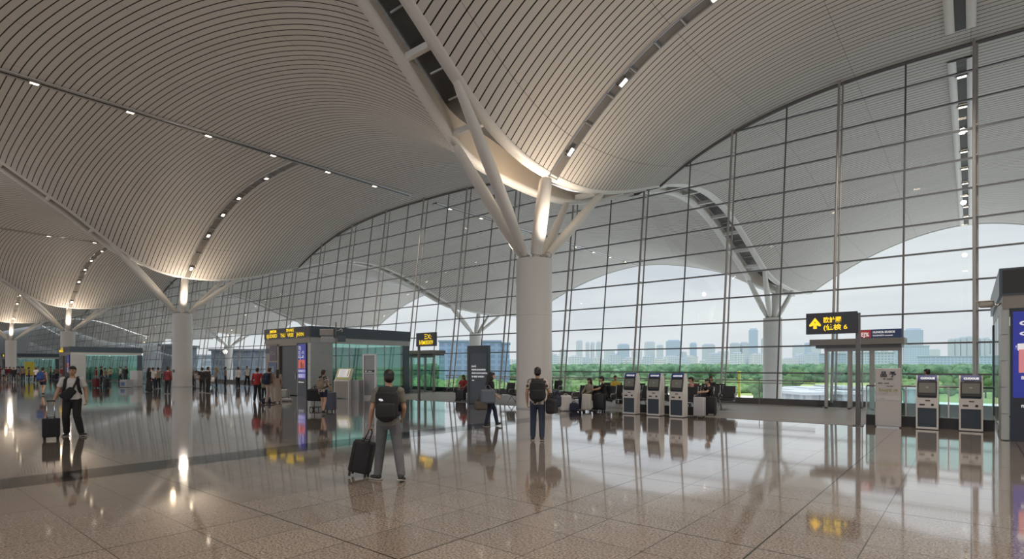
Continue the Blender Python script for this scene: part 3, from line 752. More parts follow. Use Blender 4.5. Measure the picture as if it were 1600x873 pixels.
# ---- 3: woman walking to the right
x, y = gp(766, 666)
rz3 = head(RT[0]*.97+FW[0]*.25, RT[1]*.97+FW[1]*.25)
p3 = person('woman walking right in black tee and dark jeans with long black hair', (x, y), rz3, 1.58,
    P(STAND, lean=3, kneeL=(-.09,.17,.50), ankL=(-.09,.24,.10), toeL=(0,1,.25), kneeR=(.09,-.05,.47), ankR=(.08,-.16,.085), toeR=(0,1,-.08), elbR=(.20,.02,1.10), wrR=(.19,.20,.95), elbL=(-.22,-.09,1.1), wrL=(-.24,-.04,.88), curl=1.),
    ('tee', CL['black']), ('trousers', CL['navy']), SHOE, 'long', SKIN2, fem=True, vox=.008)
b = wp(p3, (.30,-.14,.73)); q = duffel('slate blue soft bag hanging from the arm of the walking woman', (b.x, b.y, b.z), rz3+PI/2, cloth('slate', (.13,.155,.19)), .44, .42, .17, .10, name='tote_bag')
b = wp(p3, (.28,-.36,.54)); duffel('brown patterned handbag held behind the walking woman', (b.x, b.y, b.z), rz3+PI/2, cloth('brown', (.10,.09,.07)), .38, .26, .16, .16, name='handbag')
# ---- 4: man walking towards the camera
x, y = gp(113, 681)
rz4 = head(-x, -y)-.12
p4 = person('man walking forward in white tee and black trousers beside a small black case', (x, y), rz4, 1.76,
    P(STAND, kneeL=(-.10,.10,.49), ankL=(-.19,.12,.085), toeL=(-.75,.8,.12), kneeR=(.12,.04,.48), ankR=(.11,-.05,.085), toeR=(.35,1,0), elbR=(.27,.0,1.10), wrR=(.33,.10,.87), elbL=(-.26,-.02,1.10), wrL=(-.28,.08,.86), curl=1.1, headyaw=-4),
    ('tee', CL['white']), ('trousers', CL['black']), SHOE, 'short', SKIN, vox=.007, fat=1.08, shirt_t=-.02)
backpack(p4, 'dark backpack worn by the man in the white tee, straps seen in front', BLKF, w=.3, h=.45, d=.16)
r = wr_root(thing('crossbody_bag', 'black crossbody sling bag across the chest of the man in white tee', 'bag'), p4)
f = MB(); T = Matrix.Translation((.06,.165,1.03)) @ Matrix.Rotation(-.75, 4, 'Y'); f.rbox((0,0,0), (.20,.10,.32), .05, T, seg=5); f.rbox((.0,.0,-.06), (.23,.09,.2), .045, T, seg=5); fuse(f, 'bag_body', BLKF, r, .012, 5)
f = MB(); rows = []
for p in ((-.03,.15,1.15),(-.08,.145,1.28),(-.115,.08,1.40),(-.125,0,1.435),(-.11,-.09,1.40),(.0,-.15,1.2),(.12,-.14,1.0),(.19,.0,.95),(.14,.15,.96)):
    rows.append([V3(p)+V3((-.018,0,-.014)), V3(p)+V3((.018,0,.014))])
f.strip(rows); f.build('bag_strap', BLKF, r, True)
cx, cy = gp(80, 687)
sc4 = suitcase('small black trolley case with raised silver handle beside the man in white', (cx, cy), rz4+PI, BLKF, .32, .44, .22, .42, 0, 4)
# ================================================================ booths
def sign_text(par, lines, m, x0, z0, size, y, sx=1., rot=(PI/2,0,0), gap=1.25, bold=.004):
    for i, t in enumerate(lines):
        text_obj(t, 'lettering', size, m, par, (x0, y, z0-i*size*gap), rot, sx, bold=bold)
def booth(label, X, Y, mirror=1, cw=.32):
    """glass service booth: corner at (X,Y); the clad front runs along -x (mirror=1) or +x, the glazed side along +y"""
    t = thing('glass_booth', label, 'booth', (X, Y, 0)); sgn = -mirror
    W, D, Hh = 5.25, 7.2, 4.05
    def bx(m, x0, x1, y0, y1, z0, z1): a, b = sgn*x0, sgn*x1; m.bx(min(a, b), max(a, b), y0, y1, z0, z1)
    m = MB(); bx(m, -.06, W+.06, -.06, D+.06, 3.42, Hh); m.build('roof_fascia', FASC, t)
    m = MB(); bx(m, 0, W, 0, D, 3.10, 3.42); m.build('header_band', GREYL, t)
    m = MB(); bx(m, 0, W, -.03, 0.0, 3.10, 3.42); m.build('front_band', BROWNG, t)
    m = MB(); bx(m, 0, W, -.075, -.06, 3.46, Hh-.04); m.build('sign_board', SIGNBK, t)
    # corner cladding with joints
    m = MB()
    for k in range(5): bx(m, 0, cw, 0, .10, .02+k*.62, .63+k*.62)
    m.build('corner_cladding', GREYP, t)
    m = MB()
    for k in range(5): bx(m, -.02, .06, 0.02, 1.42, .02+k*.62, .63+k*.62)
    m.build('side_cladding', GREYP, t)
    m = MB(); bx(m, .005, .05, 1.42, D-.5, .12, 3.10); m.build('side_glass', TEALG, t)
    m = MB(); bx(m, -.02, .10, 1.42, D-.5, 0, .12); m.build('plinth', MULL, t)
    m = MB(); bx(m, -.02, .30, D-.5, D, 0, 3.10); m.build('rear_post', FASC, t)
    m = MB()
    for yy in (2.6, 3.9, 5.2): bx(m, .0, .055, yy-.018, yy+.018, .12, 3.10)
    m.build('glass_joint', MULLL, t)
    # front: display panel, door recess, poster panel
    m = MB(); bx(m, cw+.02, 1.30, -.06, .08, 0, 3.08); m.build('display_cabinet', NAVY, t)
    d = MB(); bx(d, cw+.06, 1.22, -.075, -.06, 1.02, 3.02); d = d.build('display_screen', BLUE, t)
    e = MB(); bx(e, .46, 1.18, -.085, -.07, 1.62, 2.12); e = e.build('poster_image', REDP, t)
    e2 = MB(); bx(e2, .62, .70, -.090, -.08, 1.62, 1.90); bx(e2, .80, .90, -.090, -.08, 1.62, 2.00); e2.build('poster_figure', NAVY, e)
    e = MB(); bx(e, .44, 1.20, -.085, -.07, 1.40, 1.56); e.build('poster_band', LAV, t)
    e = MB(); bx(e, .44, 1.20, -.085, -.07, 1.08, 1.32); e.build('poster_band', LAV, t)
    m = MB(); bx(m, 1.30, 3.72, .10, .16, 0, 3.10); m.build('door_leaf', mat('door_dark', (.02,.024,.024), .35), t)
    m = MB(); bx(m, 1.30, 1.44, -.02, .12, 0, 3.10); bx(m, 3.58, 3.74, -.02, .12, 0, 3.10); bx(m, 1.30, 3.74, -.02, .12, 2.98, 3.10); m.build('door_frame', BROWNG, t)
    m = MB(); bx(m, 1.75, 1.79, .06, .10, 1.0, 1.35); m.build('door_handle', STEEL, t)
    m = MB(); bx(m, 3.74, W, 0, .10, 0, 3.10); m.build('poster_wall', mat('warm_grey_wall', (.27,.25,.235), .55), t)
    m = MB(); bx(m, 4.80, W, -.012, 0, 2.55, 2.85); m.build('dark_plate', NAVY, t)
    m = MB(); bx(m, 3.80, 4.70, -.02, 0, 2.10, 3.02); p = m.build('poster', mat('poster_plum', (.06,.045,.07), .4, noise=.5, nscale=3), t)
    m = MB(); bx(m, 3.80, 4.90, -.025, 0, 1.15, 2.00); p = m.build('poster', mat('poster_blue', (.05,.08,.15), .4, noise=.5, nscale=3), t)
    m = MB(); bx(m, 0, W, .1, D, .0, .04); m.build('floor_plate', GREYP, t)
    # glazed back and far side, inner partition, ceiling panel
    m = MB(); bx(m, .3, W, D-.06, D-.02, .12, 3.10); m.build('rear_glass', mat('frosted_teal_glow', (.46,.66,.61), .35, emit=.10, noise=.12, nscale=.6), t)  # opaque pane; light coming through it is put in as a faint glow
    m = MB(); bx(m, W-.06, W-.02, .1, D, .0, 3.10); m.build('end_wall', mat('booth_inside', (.34,.42,.40), .6), t)
    m = MB(); bx(m, 2.1, 2.16, 2.4, 4.2, .04, 2.5); m.build('partition', mat('partition_pale', (.55,.62,.60), .6), t)
    m = MB(); bx(m, .25, W-.2, 1.6, D-.5, 3.06, 3.10); m.build('ceiling_panel', mat('booth_ceiling_glow', (.8,.9,.88), .5, emit=.45), t)  # glowing panel added to brighten the booth inside; no lamp is known there
    cb = MB(); bx(cb, 1.2, 1.8, 2.2, 5.4, .04, 1.0); cb.build('counter', GREYPL, t)
    return t, sgn
b1, sg = booth('glass service booth with yellow lettered sign, between the second column and nearest column', -28.95, 17.0)
yl = [(-4.55, 3.80, 'JIMEEM:', .24), (-2.55, 3.80, 'SPANI:E', .24), (-4.95, 3.50, 'EJUDRED', .30), (-3.25, 3.50, 'ThU', .30), (-2.42, 3.50, 'VRSE', .30), (-1.38, 3.50, 'JHXN', .30)]
for x, z, s_, sz in yl: text_obj(s_, 'lettering', sz, YEL, b1, (x, -.085, z), (PI/2,0,0), 1.08, bold=.004)
f = MB(); f.bx(-4.9,-.9,-.082,-.075,3.735,3.75); f.build('sign_rule', mat('rule_gold', (.5,.36,.05), .5), b1)
for i, (s_, z) in enumerate((('ミJ', 2.72), ('と: ·ハ', 2.45), ('ㄷJ -ㅁ', 2.2))): text_obj(s_, 'lettering', .26, LET, b1, (-1.19, -.085, z), (PI/2,0,0), .9, bold=.006)
for z in (1.46, 1.22, 1.12): text_obj('moinu eauno', 'lettering', .085, LET, b1, (-1.18, -.095, z), (PI/2,0,0), 1.1)
text_obj('aHomoooo', 'lettering', .11, LET, b1, (-1.18, -.075, .80), (PI/2,0,0), 1.15, bold=.003)
text_obj('と人', 'lettering', .3, mat('letter_lilac', (.5,.45,.62), .5), b1, (-4.55, -.03, 2.45), (PI/2,0,0), 1.)
text_obj('田 回', 'lettering', .34, mat('letter_pale', (.5,.6,.72), .5), b1, (-4.75, -.035, 1.45), (PI/2,0,0), .8)
b2, sg = booth('distant glass booth with dark fascia, standing below the third column', -80.4, 16.9)
text_obj('ㅍ二三', 'lettering', .30, YEL, b2, (-4.3, -.085, 3.76), (PI/2,0,0), 1.4, bold=.012)
text_obj('BMVSI;A', 'lettering', .36, YEL, b2, (-4.9, -.085, 3.46), (PI/2,0,0), 1.5, bold=.014)
b3, sg = booth('farthest glass booth at the left edge, beyond the yellow poster', -131., 18.6)
text_obj('EIA', 'lettering', .5, YEL, b3, (-3.6, -.085, 3.52), (PI/2,0,0), 1.6, bold=.02)
br, sg = booth('dark clad booth with tall blue display at the right edge of the hall', .58, 17.45, mirror=-1, cw=.12)
for i, ch in enumerate('80⅃G1'):
    text_obj(ch, 'lettering', .40, LET, br, (.30, -.085, 2.80-.24*i), (PI/2, PI/2, 0), .55, bold=.004)
f = MB(); f.bx(.28,1.2,-.092,-.085,1.60,2.14); f.build('poster_image', PINK, br)
text_obj('BIEBOE', 'lettering', .10, LET, br, (.32, -.095, 1.45), (PI/2,0,0), 1., bold=.003)
text_obj('mo·oo', 'lettering', .12, LET, br, (.32, -.08, .80), (PI/2,0,0), 1., bold=.003)
# floodlight on an arm
t = thing('floodlight', 'beige floodlight on a short arm at the top of the right booth', 'lamp', (.56, 18.0, 3.28))
f = MB(); f.rbox((-.26,0,0), (.30,.2,.17), .06, seg=4); f.rbox((-.29,0,.07), (.34,.22,.03), .012); f.build('lamp_head', mat('lamp_beige', (.42,.39,.35), .5), t, 'auto')
f = MB(); f.tube([(-.12,0,0),(-.06,0,-.05),(.04,0,.02)], .022, 8); f.build('arm', STEEL, t, True)
f = MB(); f.box((.03,0,.0), (.03,.1,.22)); f.build('bracket', STEEL, t)

# ---- pole with small plates in front of the near booth
t = thing('sign_post', 'thin black post with small plates and camera, right beside the near booth', 'sign', (-27.8, 17.9, 0), TH)
f = MB(); f.cone((0,0,0), (0,0,4.25), .035, .035, 10); f.cone((0,0,0),(0,0,.03),.14,.14,16); f.build('pole', MULL, t, 'auto')
f = MB(); f.rbox((-.52,-.03,3.68), (.78,.05,.36), .02); f.build('plate', mat('plate_grey', (.33,.31,.30), .5, noise=.2, nscale=6), t)
f = MB(); f.rbox((-.48,-.03,3.27), (.72,.05,.36), .02); f.build('plate', mat('plate_pale', (.36,.37,.38), .5, noise=.3, nscale=8), t)
f = MB(); f.ell((.30,-.05,3.78), (.10,.12,.10)); f.cone((.02,0,3.78),(.3,0,3.78),.02,.02,8); o = f.build('camera_head', GREYPL, t, True)
f = MB(); f.ell((.30,-.15,3.77), (.05,.03,.05)); f.build('camera_lens', DARK, o, True)
f = MB(); f.rbox((.32,-.02,3.30), (.46,.08,.34), .02); f.build('junction_box', FASC, t)

# ---- hanging style signs on a floor post
def post_sign(label, X, Y, w, z0, z1, side, pole_top):
    t = thing('direction_sign', label, 'sign', (X, Y, 0))
    f = MB(); f.rbox((0,0,pole_top/2), (.12,.10,pole_top), .015); f.rbox((0,0,.012),(.26,.24,.024),.008); f.build('pole', mat('pole_grey', (.14,.14,.145), .4, .4), t, 'auto')
    x0, x1 = (-w-.05, .0) if side < 0 else (-.05, w)
    f = MB(); f.rbox(((x0+x1)/2,-.10,(z0+z1)/2), (x1-x0,.10,z1-z0), .01); f.build('sign_panel', SIGNGR, t)
    return t, x0
s1, x0 = post_sign('dark sign with yellow up arrow and two text lines on a grey post', -2.54, 19.0, 1.30, 2.72, 3.36, -1, 3.32)
a = MB(); cx, cz = x0+.25, 3.05
a.add([(cx-.17,-.155,cz-.02),(cx-.17,-.155,cz-.075),(cx,-.155,cz+.165),(cx+.17,-.155,cz-.075),(cx+.17,-.155,cz-.02),(cx,-.155,cz+.16)], [])
def flat(mb, pts, y): n = len(mb.v); mb.add([(p[0], y, p[1]) for p in pts], [tuple(range(len(pts)))])
a = MB()
flat(a, [(cx-.16,cz-.04),(cx-.155,cz-.09),(cx-.10,cz-.09),(cx-.0,cz+.06),(cx+.0,cz+.17)], -.155)
flat(a, [(cx+.16,cz-.04),(cx+.155,cz-.09),(cx+.10,cz-.09),(cx+.0,cz+.06),(cx+.0,cz+.17)], -.155)
flat(a, [(cx-.05,cz-.17),(cx+.05,cz-.17),(cx+.05,cz-.06),(cx+.09,cz-.06),(cx,cz+.03),(cx-.09,cz-.06),(cx-.05,cz-.06)], -.155)
flat(a, [(cx-.10,cz-.09),(cx-.04,cz-.03),(cx-.04,cz+.02),(cx,cz+.08),(cx,cz+.12)], -.155)
flat(a, [(cx+.10,cz-.09),(cx+.04,cz-.03),(cx+.04,cz+.02),(cx,cz+.08),(cx,cz+.12)], -.155)
a.build('arrow', YEL, s1, fix=False)
text_obj('欧計圈', 'lettering', .185, YEL, s1, (x0+.47, -.158, 3.07), (PI/2,0,0), .86, bold=.004)
text_obj('(値検 6', 'lettering', .185, YEL, s1, (x0+.47, -.158, 2.85), (PI/2,0,0), 1.1, bold=.004)
s2, x0 = post_sign('smaller dark sign with yellow letters on a post right of the near booth', -21.9, 18.95, 1.42, 2.76, 3.45, 1, 2.9)
text_obj('ΞX:', 'lettering', .32, YEL, s2, (x0+.62, -.158, 3.13), (PI/2,0,0), 1.1, bold=.006)
text_obj('ϺM8009', 'lettering', .30, YEL, s2, (x0+.24, -.158, 2.85), (PI/2,0,0), .95, bold=.006)
# ---- information pylon
t = thing('information_pylon', 'tall dark blue information pylon with white text, behind the walking woman', 'sign', (-17.45, 18.75, 0), .06)
f = MB(); f.rbox((0,0,1.35), (1.12,.22,2.70), .02); f.build('slab', mat('pylon_blue', (.030,.045,.062), .35, noise=.1, nscale=1), t)
f = MB(); f.bx(-.66,-.55,-.12,.12,0,2.70); f.build('side_fin', mat('pylon_fin', (.10,.10,.105), .4, .3), t)
f = MB(); f.bx(-.44,.50,-.118,-.11,.2,2.35); f.build('screen_pane', mat('pylon_pane', (.035,.052,.072), .2), t)
for i, (s_, sz) in enumerate((('jounL', .13), ('0HIMPLANNAMENE', .10), ('HIUHI GAHOOAIPON', .10), ('ƎI ABEJT ANCIƧO', .10), ('· Imn', .08))):
    text_obj(s_, 'lettering', sz, LET, t, (-.38, -.122, 1.72-.16*i), (PI/2,0,0), .95, bold=.004)

# ---- slanted information terminal and white framed stand by the near booth
x, y = gp(538, 622)
t = thing('information_terminal', 'white slanted information terminal with lime edge in front of the near booth', 'terminal', (x, y, 0), .42)
prof = [(-.30,0),(-.30,.95),(-.18,1.05),(.12,1.62),(.20,1.62),(.20,1.5),(-.02,1.02),(-.02,.0)]
for sx in (-1, 1):
    f = MB(); f.prism(prof, sx*.44-.02, sx*.44+.02); f.build('side_panel', WHITE, t)
f = MB(); f.bx(-.42,.42,-.29,-.03,.04,.93); f.build('cabinet', mat('terminal_grey', (.30,.29,.285), .45), t)
f = MB(); f.bx(-.42,.42,-.305,-.28,.93,.97); f.bx(-.42,.42,-.29,-.03,.97,1.03); f.build('shelf_edge', WHITE, t)
S = Matrix.Translation((0,-.03,1.33)) @ Matrix.Rotation(-math.atan2(.30,.57), 4, 'X')
f = MB(); f.rbox((0,0,0), (.84,.04,.66), .01, S); f.build('screen_frame', LIME, t)
f = MB(); f.box((0,-.024,.04), (.70,.006,.50), S); o = f.build('screen', mat('screen_white', (.72,.73,.74), .3, emit=.25), t)
for i in range(5):
    f = MB(); f.box((-.12+.03*(i % 2),-.030,.22-.09*i), (.34-.05*(i % 3),.004,.012), S); f.build('text_line', GREYPL, o)
f = MB(); f.box((.27,-.030,.05), (.05,.004,.40), S); f.build('icon_column', mat('icon_warm', (.45,.36,.30), .5, noise=.5, nscale=14), o)
f = MB(); f.bx(.46,.92,-.05,.40,0,.98); f.build('side_cabinet', GREYPL, t)
x, y = gp(573, 622)
t = thing('framed_stand', 'tall white framed grey stand right of the slanted terminal', 'display stand', (x, y+.2, 0), .35)
f = MB()
f.bx(-.42,-.34,-.06,.06,0,2.42); f.bx(.34,.42,-.06,.06,0,2.42); f.bx(-.34,.34,-.06,.06,2.34,2.42); f.bx(-.34,.34,-.06,.06,0,.16); f.build('frame', mat('frame_white', (.78,.78,.78), .35), t)
f = MB(); f.bx(-.34,.34,-.02,.02,.16,2.34); f.build('panel', GREYPL, t)
f = MB(); f.bx(-.34,.34,-.03,-.02,1.42,1.54); o = f.build('text_bar', NAVY, t); text_obj('■ ?.  amom', 'lettering', .09, LET, t, (-.28, -.034, 1.45), (PI/2,0,0), 1.)
f = MB(); f.bx(-.34,.34,-.04,-.02,1.36,1.40); f.build('ledge', WHITE, t)

# ---- self-service kiosks
def kiosk(X, Y, label, rz=0.):
    t = thing('self_service_kiosk', label, 'kiosk', (X, Y, 0), rz, 'self-service kiosks'); w = .50
    side = [(-.22,0),(-.22,.86),(-.10,1.42),(-.06,1.50),(.06,1.50),(.16,1.30),(.16,0)]
    for sx in (-1, 1):
        f = MB(); f.prism(side, sx*(w/2-.02)-.02, sx*(w/2-.02)+.02); f.build('side_panel', KIOW, t)
    f = MB(); f.prism([(y+(.015 if y < 0 else -.01), z) for y, z in side], -w/2+.04, w/2-.04); f.build('carcass', SLATE, t)
    f = MB(); f.bx(-w/2+.04,w/2-.04,-.222,-.19,.60,.88); o = f.build('control_panel', KIOW, t)
    f = MB(); f.bx(-.04,.07,-.228,-.22,.79,.82); f.build('card_slot', DARK, o)
    f = MB(); f.bx(-.17,-.05,-.228,-.22,.67,.71); f.build('ticket_slot', DARK, o)
    f = MB(); f.cone((.12,-.228,.69),(.12,-.21,.69),.035,.035,14); f.build('scanner', DARK, o)
    f = MB(); f.bx(-w/2+.03,w/2-.03,-.225,-.19,.0,.075); f.build('base_rail', KIOW, t)
    f = MB(); f.bx(-w/2+.05,w/2-.05,-.216,-.2,.085,.585); f.build('door_panel', SLATE, t)
    ang = math.atan2(.12, .56); S = Matrix.Translation((0,-.165,1.13)) @ Matrix.Rotation(-ang, 4, 'X')
    f = MB(); f.rbox((0,-.012,0), (.44,.03,.42), .01, S); f.build('screen_bezel', DARK, t)
    f = MB(); f.box((0,-.030,.02), (.37,.006,.28), S); o = f.build('screen', SCRN, t)
    f = MB(); f.ell((0,0,0), (.035,.003,.025)); q = f.build('screen_icon', GREYPL, o, True); q.location = S @ V3((0,-.034,.03))
    f = MB(); f.prism([(-.135,1.36),(-.105,1.44),(-.065,1.505),(.0,1.505),(.0,1.36)], -w/2+.035, w/2-.035); f.build('header', KBLUE, t)
    q = text_obj('CUOOUE', 'lettering', .075, LET, t, (-.15, -.128, 1.395), (PI/2-.35,0,0), .98, bold=.006); q['label'] = 'white lettering'
    f = MB(); f.bx(-w/2-.01,w/2+.01,-.23,.17,0,.02); f.build('foot', BLKP, t)
    return t
for px, py, lab in ((983,647,'leftmost of the three white and slate kiosks left of the arrow sign'), (1021,649.5,'middle of the three white and slate kiosks left of the arrow sign'), (1057,652,'rightmost of the three white and slate kiosks, left of the silver suitcase'), (1448.5,671,'white and slate kiosk right beside the white notice board'), (1517,674,'white and slate kiosk nearest the dark right booth')):
    x, y = gp(px, py); kiosk(x, y+.2, lab)
# plinth with glass rail behind each kiosk group
def rail(label, xa, xb, Y, glass_h, h0=.30):
    t = thing('glass_railing', label, 'railing', (xa, Y, 0)); L = xb-xa
    f = MB(); f.bx(0,L,-.10,.10,0,h0); f.build('plinth', BLKP, t)
    if glass_h:
        n = max(1, round(L/1.0)); 
        for i in range(n):
            f = MB(); f.bx(L*i/n+.03, L*(i+1)/n-.03, -.008, .008, h0+.01, glass_h); f.build('glass_panel', RAILG, t)
            f = MB(); f.bx(L*i/n-.02, L*i/n+.02, -.03, .03, 0, glass_h+.04); f.build('post', STEEL, t)
        f = MB(); f.tube([(0,0,glass_h+.05),(L,0,glass_h+.05)], .028, 8); f.build('top_rail', STEEL, t, True)
    return t
rail('glass railing on black plinth behind the two right kiosks', -2.42, .50, 19.75, 1.12)
rail('low black plinth behind the three left kiosks', -10.1, -7.55, 19.35, 0, .30)
# notice board
x, y = gp(1387, 668)
t = thing('notice_board', 'pale standing notice board with black and yellow-green writing, left of kiosk', 'sign', (x, y+.12, 0))
f = MB(); f.rbox((0,0,.86), (.62,.07,1.66), .015); f.build('board', mat('board_pale', (.47,.455,.46), .45, noise=.02), t)
f = MB(); f.bx(-.27,.27,-.12,.14,0,.035); f.build('foot', STEEL, t)
f = MB(); f.bx(-.29,.29,-.040,-.035,.78,.90); f.build('caption_band', mat('board_band', (.53,.515,.53), .4), t)
text_obj('品 予', 'lettering', .17, BLKP, t, (-.19, -.042, 1.46), (PI/2,0,0), 1., bold=.005)
for s_, z, sz, m_, x_ in (('·ı(ſ· :ıιιƨʅ', 1.37, .06, BLKP, -.13), ('e⁊ızı  :ıuıen', 1.25, .06, BLKP, -.24), ('· ııu ıııııııı', 1.17, .05, BLKP, -.05), ('Enıqıɐ ıǝ', 1.03, .13, mat('ink_olive', (.35,.36,.08), .5), -.23), ('ııı·ı ıııı ıııııı', .95, .05, GREYPL, -.2), ('∙ııııııııııııı', .82, .045, GREYPL, -.2)):
    text_obj(s_, 'lettering', sz, m_, t, (x_, -.042, z), (PI/2,0,0), 1., bold=.001)

# ================================================================ vestibules in the glass wall
mat_vest = glass('vestibule_glass', (.90,.94,.93), .05)
def vestibule(label, xa, xb, sign=False, mat_g=None):
    G = mat_g or RAILG
    t = thing('glass_vestibule', label, 'entrance', (xa, 26.1, 0)); L = xb-xa
    f = MB(); f.bx(-.45,L+.1,-.25,1.0,2.62,2.86); f.build('canopy', mat('canopy_grey', (.20,.195,.185), .45), t)
    f = MB(); f.bx(-.25,L,-.1,1.0,2.5,2.62); f.build('canopy_soffit', MULL, t)
    for x in (.12, .95, L-.95, L-.06):
        f = MB(); f.bx(x-.06,x+.06,0,.12,0,2.5); f.build('post', MULLL, t)
    f = MB(); f.bx(.05,L,.02,.10,2.36,2.5); f.build('head_rail', MULLL, t)
    for a, b in ((.18,.89), (L-.89,L-.12)):
        f = MB(); f.bx(a,b,.05,.065,.06,2.36); f.build('side_light', G, t)
    for a, b in ((1.01,L/2-.02), (L/2+.02,L-1.01)):
        f = MB(); f.bx(a,b,.045,.06,.06,2.36); d = f.build('door_leaf', G, t)
        f = MB(); f.bx(a,a+.05,.03,.08,.02,2.36); f.bx(b-.05,b,.03,.08,.02,2.36); f.bx(a,b,.03,.08,.02,.10); f.build('door_stile', MULLL, d)
    for x in (.1, L-.04):
        f = MB(); f.bx(x-.01,x+.01,.1,1.05,.06,2.5); f.build('return_glass', G, t)
    f = MB(); f.bx(.0,L,.0,.12,0,.05); f.build('threshold', STEEL, t)
    if sign:
        f = MB(); f.bx(1.30,2.72,-.2,-.12,2.86,3.20); p = f.build('entrance_sign', mat('sign_navy', (.03,.06,.17), .4), t)
        f = MB(); f.bx(1.36,1.72,-.21,-.2,2.88,3.18); q = f.build('red_square', mat('sign_red', (.55,.05,.06), .45, emit=.1), p)
        text_obj('EJ%', 'lettering', .22, LET, p, (1.39, -.215, 2.93), (PI/2,0,0), .85, bold=.006)
        text_obj('HUNICIh EIUEIOE', 'lettering', .11, LET, p, (1.78, -.205, 3.05), (PI/2,0,0), .85, bold=.004)
        text_obj('KUUHUKN onuwuiv', 'lettering', .08, LET, p, (1.78, -.205, 2.93), (PI/2,0,0), .95, bold=.002)
    return t
vestibule('glass entrance vestibule with a blue and red sign on its canopy', -4.75, -2.05, True, mat_g=mat_vest)
vestibule('glass entrance vestibule with plain canopy, right of the near booth', -32.0, -28.6)

# ================================================================ beam seating
SEAT = {}
def seat_mesh():
    f = MB(); f.rbox((0,-.02,.43), (.50,.46,.055), .02); SEAT['seat'] = f.mesh('seat', SEATB)
    T = Matrix.Translation((0,.22,.46)) @ Matrix.Rotation(-.20, 4, 'X')
    f = MB(); f.rbox((0,0,.26), (.47,.045,.50), .02, T); SEAT['back'] = f.mesh('backrest', SEATB)
    f = MB()
    for sx in (-1, 1): f.tube([T @ V3((sx*.25,.01,-.04)), T @ V3((sx*.25,.01,.52)), T @ V3((sx*.215,.01,.525))], .014, 6)
    f.tube([T @ V3((-.25,.012,-.03)), T @ V3((.25,.012,-.03))], .014, 6)
    SEAT['frame'] = f.mesh('back_frame', CHROME, True)
    f = MB(); f.tube([(0,.22,.44),(0,.20,.62),(0,.14,.65),(0,-.20,.65),(0,-.235,.60),(0,-.20,.44)], .017, 6); f.box((0,-.02,.67), (.045,.34,.02)); SEAT['arm'] = f.mesh('armrest', STEEL, True)
    f = MB(); f.tube([(0,-.30,.03),(0,-.22,.16),(0,-.02,.33),(0,.18,.16),(0,.28,.03)], .024, 8); f.cone((0,-.02,.31),(0,-.02,.40),.03,.03,8)
    for y in (-.30, .28): f.cone((0,y,0),(0,y,.035),.03,.025,8)
    SEAT['leg'] = f.mesh('leg', CHROME, True)
seat_mesh()
def bench(label, X, Y, rz, n, group='rows of black beam seating'):
    t = thing('beam_seating', label, 'bench', (X, Y, .0), rz, group); P_ = .60
    def pc(nm, me, x):
        o = bpy.data.objects.new(nm, me); C.objects.link(o); o.parent = t; o.location = (x, 0, 0)
    for i in range(n):
        x = (i-(n-1)/2)*P_; pc('seat', SEAT['seat'], x); pc('backrest', SEAT['back'], x); pc('back_frame', SEAT['frame'], x)
    for i in range(n+1): pc('armrest', SEAT['arm'], (i-n/2)*P_)
    ks = [-.5, .5] if n < 3 else [-(n-1)/2+.5, (n-1)/2-.5]
    if n > 5: ks.append(0)
    for k in ks: pc('leg', SEAT['leg'], k*P_ if n >= 3 else k*P_*.8)
    f = MB(); f.rbox((0,-.02,.385), (n*P_-.05,.07,.05), .01); f.build('beam', CHROME, t)
    return t
bench('black beam seating row directly behind the three left kiosks', -9.45, 20.5, 0, 7)
bench('black beam seating at the right, behind the silver suitcase', -8.35, 22.4, .12, 4)
bench('black beam seating in the second row, behind the seated pair', -12.4, 23.3, 0, 5)
bench('black beam seating row between the information pylon and nearest column', -16.2, 20.3, 0, 4)
bench('two-seat black bench left of the information pylon', -19.8, 20.25, .2, 2)
bench('black beam seating just right of the nearest column near the glass', -18.4, 25.3, .1, 3)
bench('black beam seating by the glass wall right of the second column', -43., 23.5, 0, 6)
bench('black beam seating left of the second column, front row', -56., 21.5, 0, 8)
bench('black beam seating left of the second column, middle row', -63., 23., 0, 8)
bench('black beam seating left of the second column, back row', -68., 25., 0, 8)
bench('black beam seating far left below the third column', -97., 19., 0, 8)

# ================================================================ luggage standing about
x, y = gp(917, 643); suitcase('white upright suitcase in front of the seated pair', (x, y), .25, mat('case_white', (.58,.55,.50), .4), .34, .62, .22, .0, 0, 4)
x, y = gp(934, 643); suitcase('black upright suitcase right beside the white one', (x, y+.15), .1, BLKP, .42, .62, .26, .0, 0, 5)
x, y = gp(1093, 653); suitcase('silver grey ribbed suitcase right of the three kiosks', (x, y), .1, mat('case_silver', (.42,.42,.43), .35, .2), .36, .64, .25, .0, 0, 5)
x, y = gp(1106, 650); suitcase('dark suitcase behind the silver ribbed one', (x, y+.3), .1, BLKP, .36, .60, .25, .0, 0, 4)
x, y = gp(515, 643); suitcase('slate blue suitcase beside the woman in denim shorts', (x, y), .4, mat('case_slate', (.075,.085,.12), .5), .46, .68, .27, .30, 0, 4)
x, y = gp(721, 627); suitcase('black squat suitcase in front of the two-seat bench', (x, y), .2, BLKP, .42, .52, .25, .0, 0, 4)
x, y = gp(733, 627); suitcase('grey squat suitcase tucked behind the left edge of the information pylon', (x, y+.3), .2, mat('case_grey', (.16,.17,.17), .5), .42, .56, .25, .0, 0, 4)
x, y = gp(443, 622); suitcase('pale grey suitcase lying at the left wall of the near booth door', (x, y), .5, mat('case_pale', (.30,.31,.31), .5), .6, .42, .3, .0, 0, 3)
x, y = gp(420, 629); duffel('dark navy bag lying on the floor by the couple', (x, y), TH, CL['navy'], .62, .24, .4, .02)
x, y = gp(448, 627); duffel('small white and black bag lying on the floor left of the booth display', (x, y), TH, CL['lgrey'], .50, .16, .3, .02)
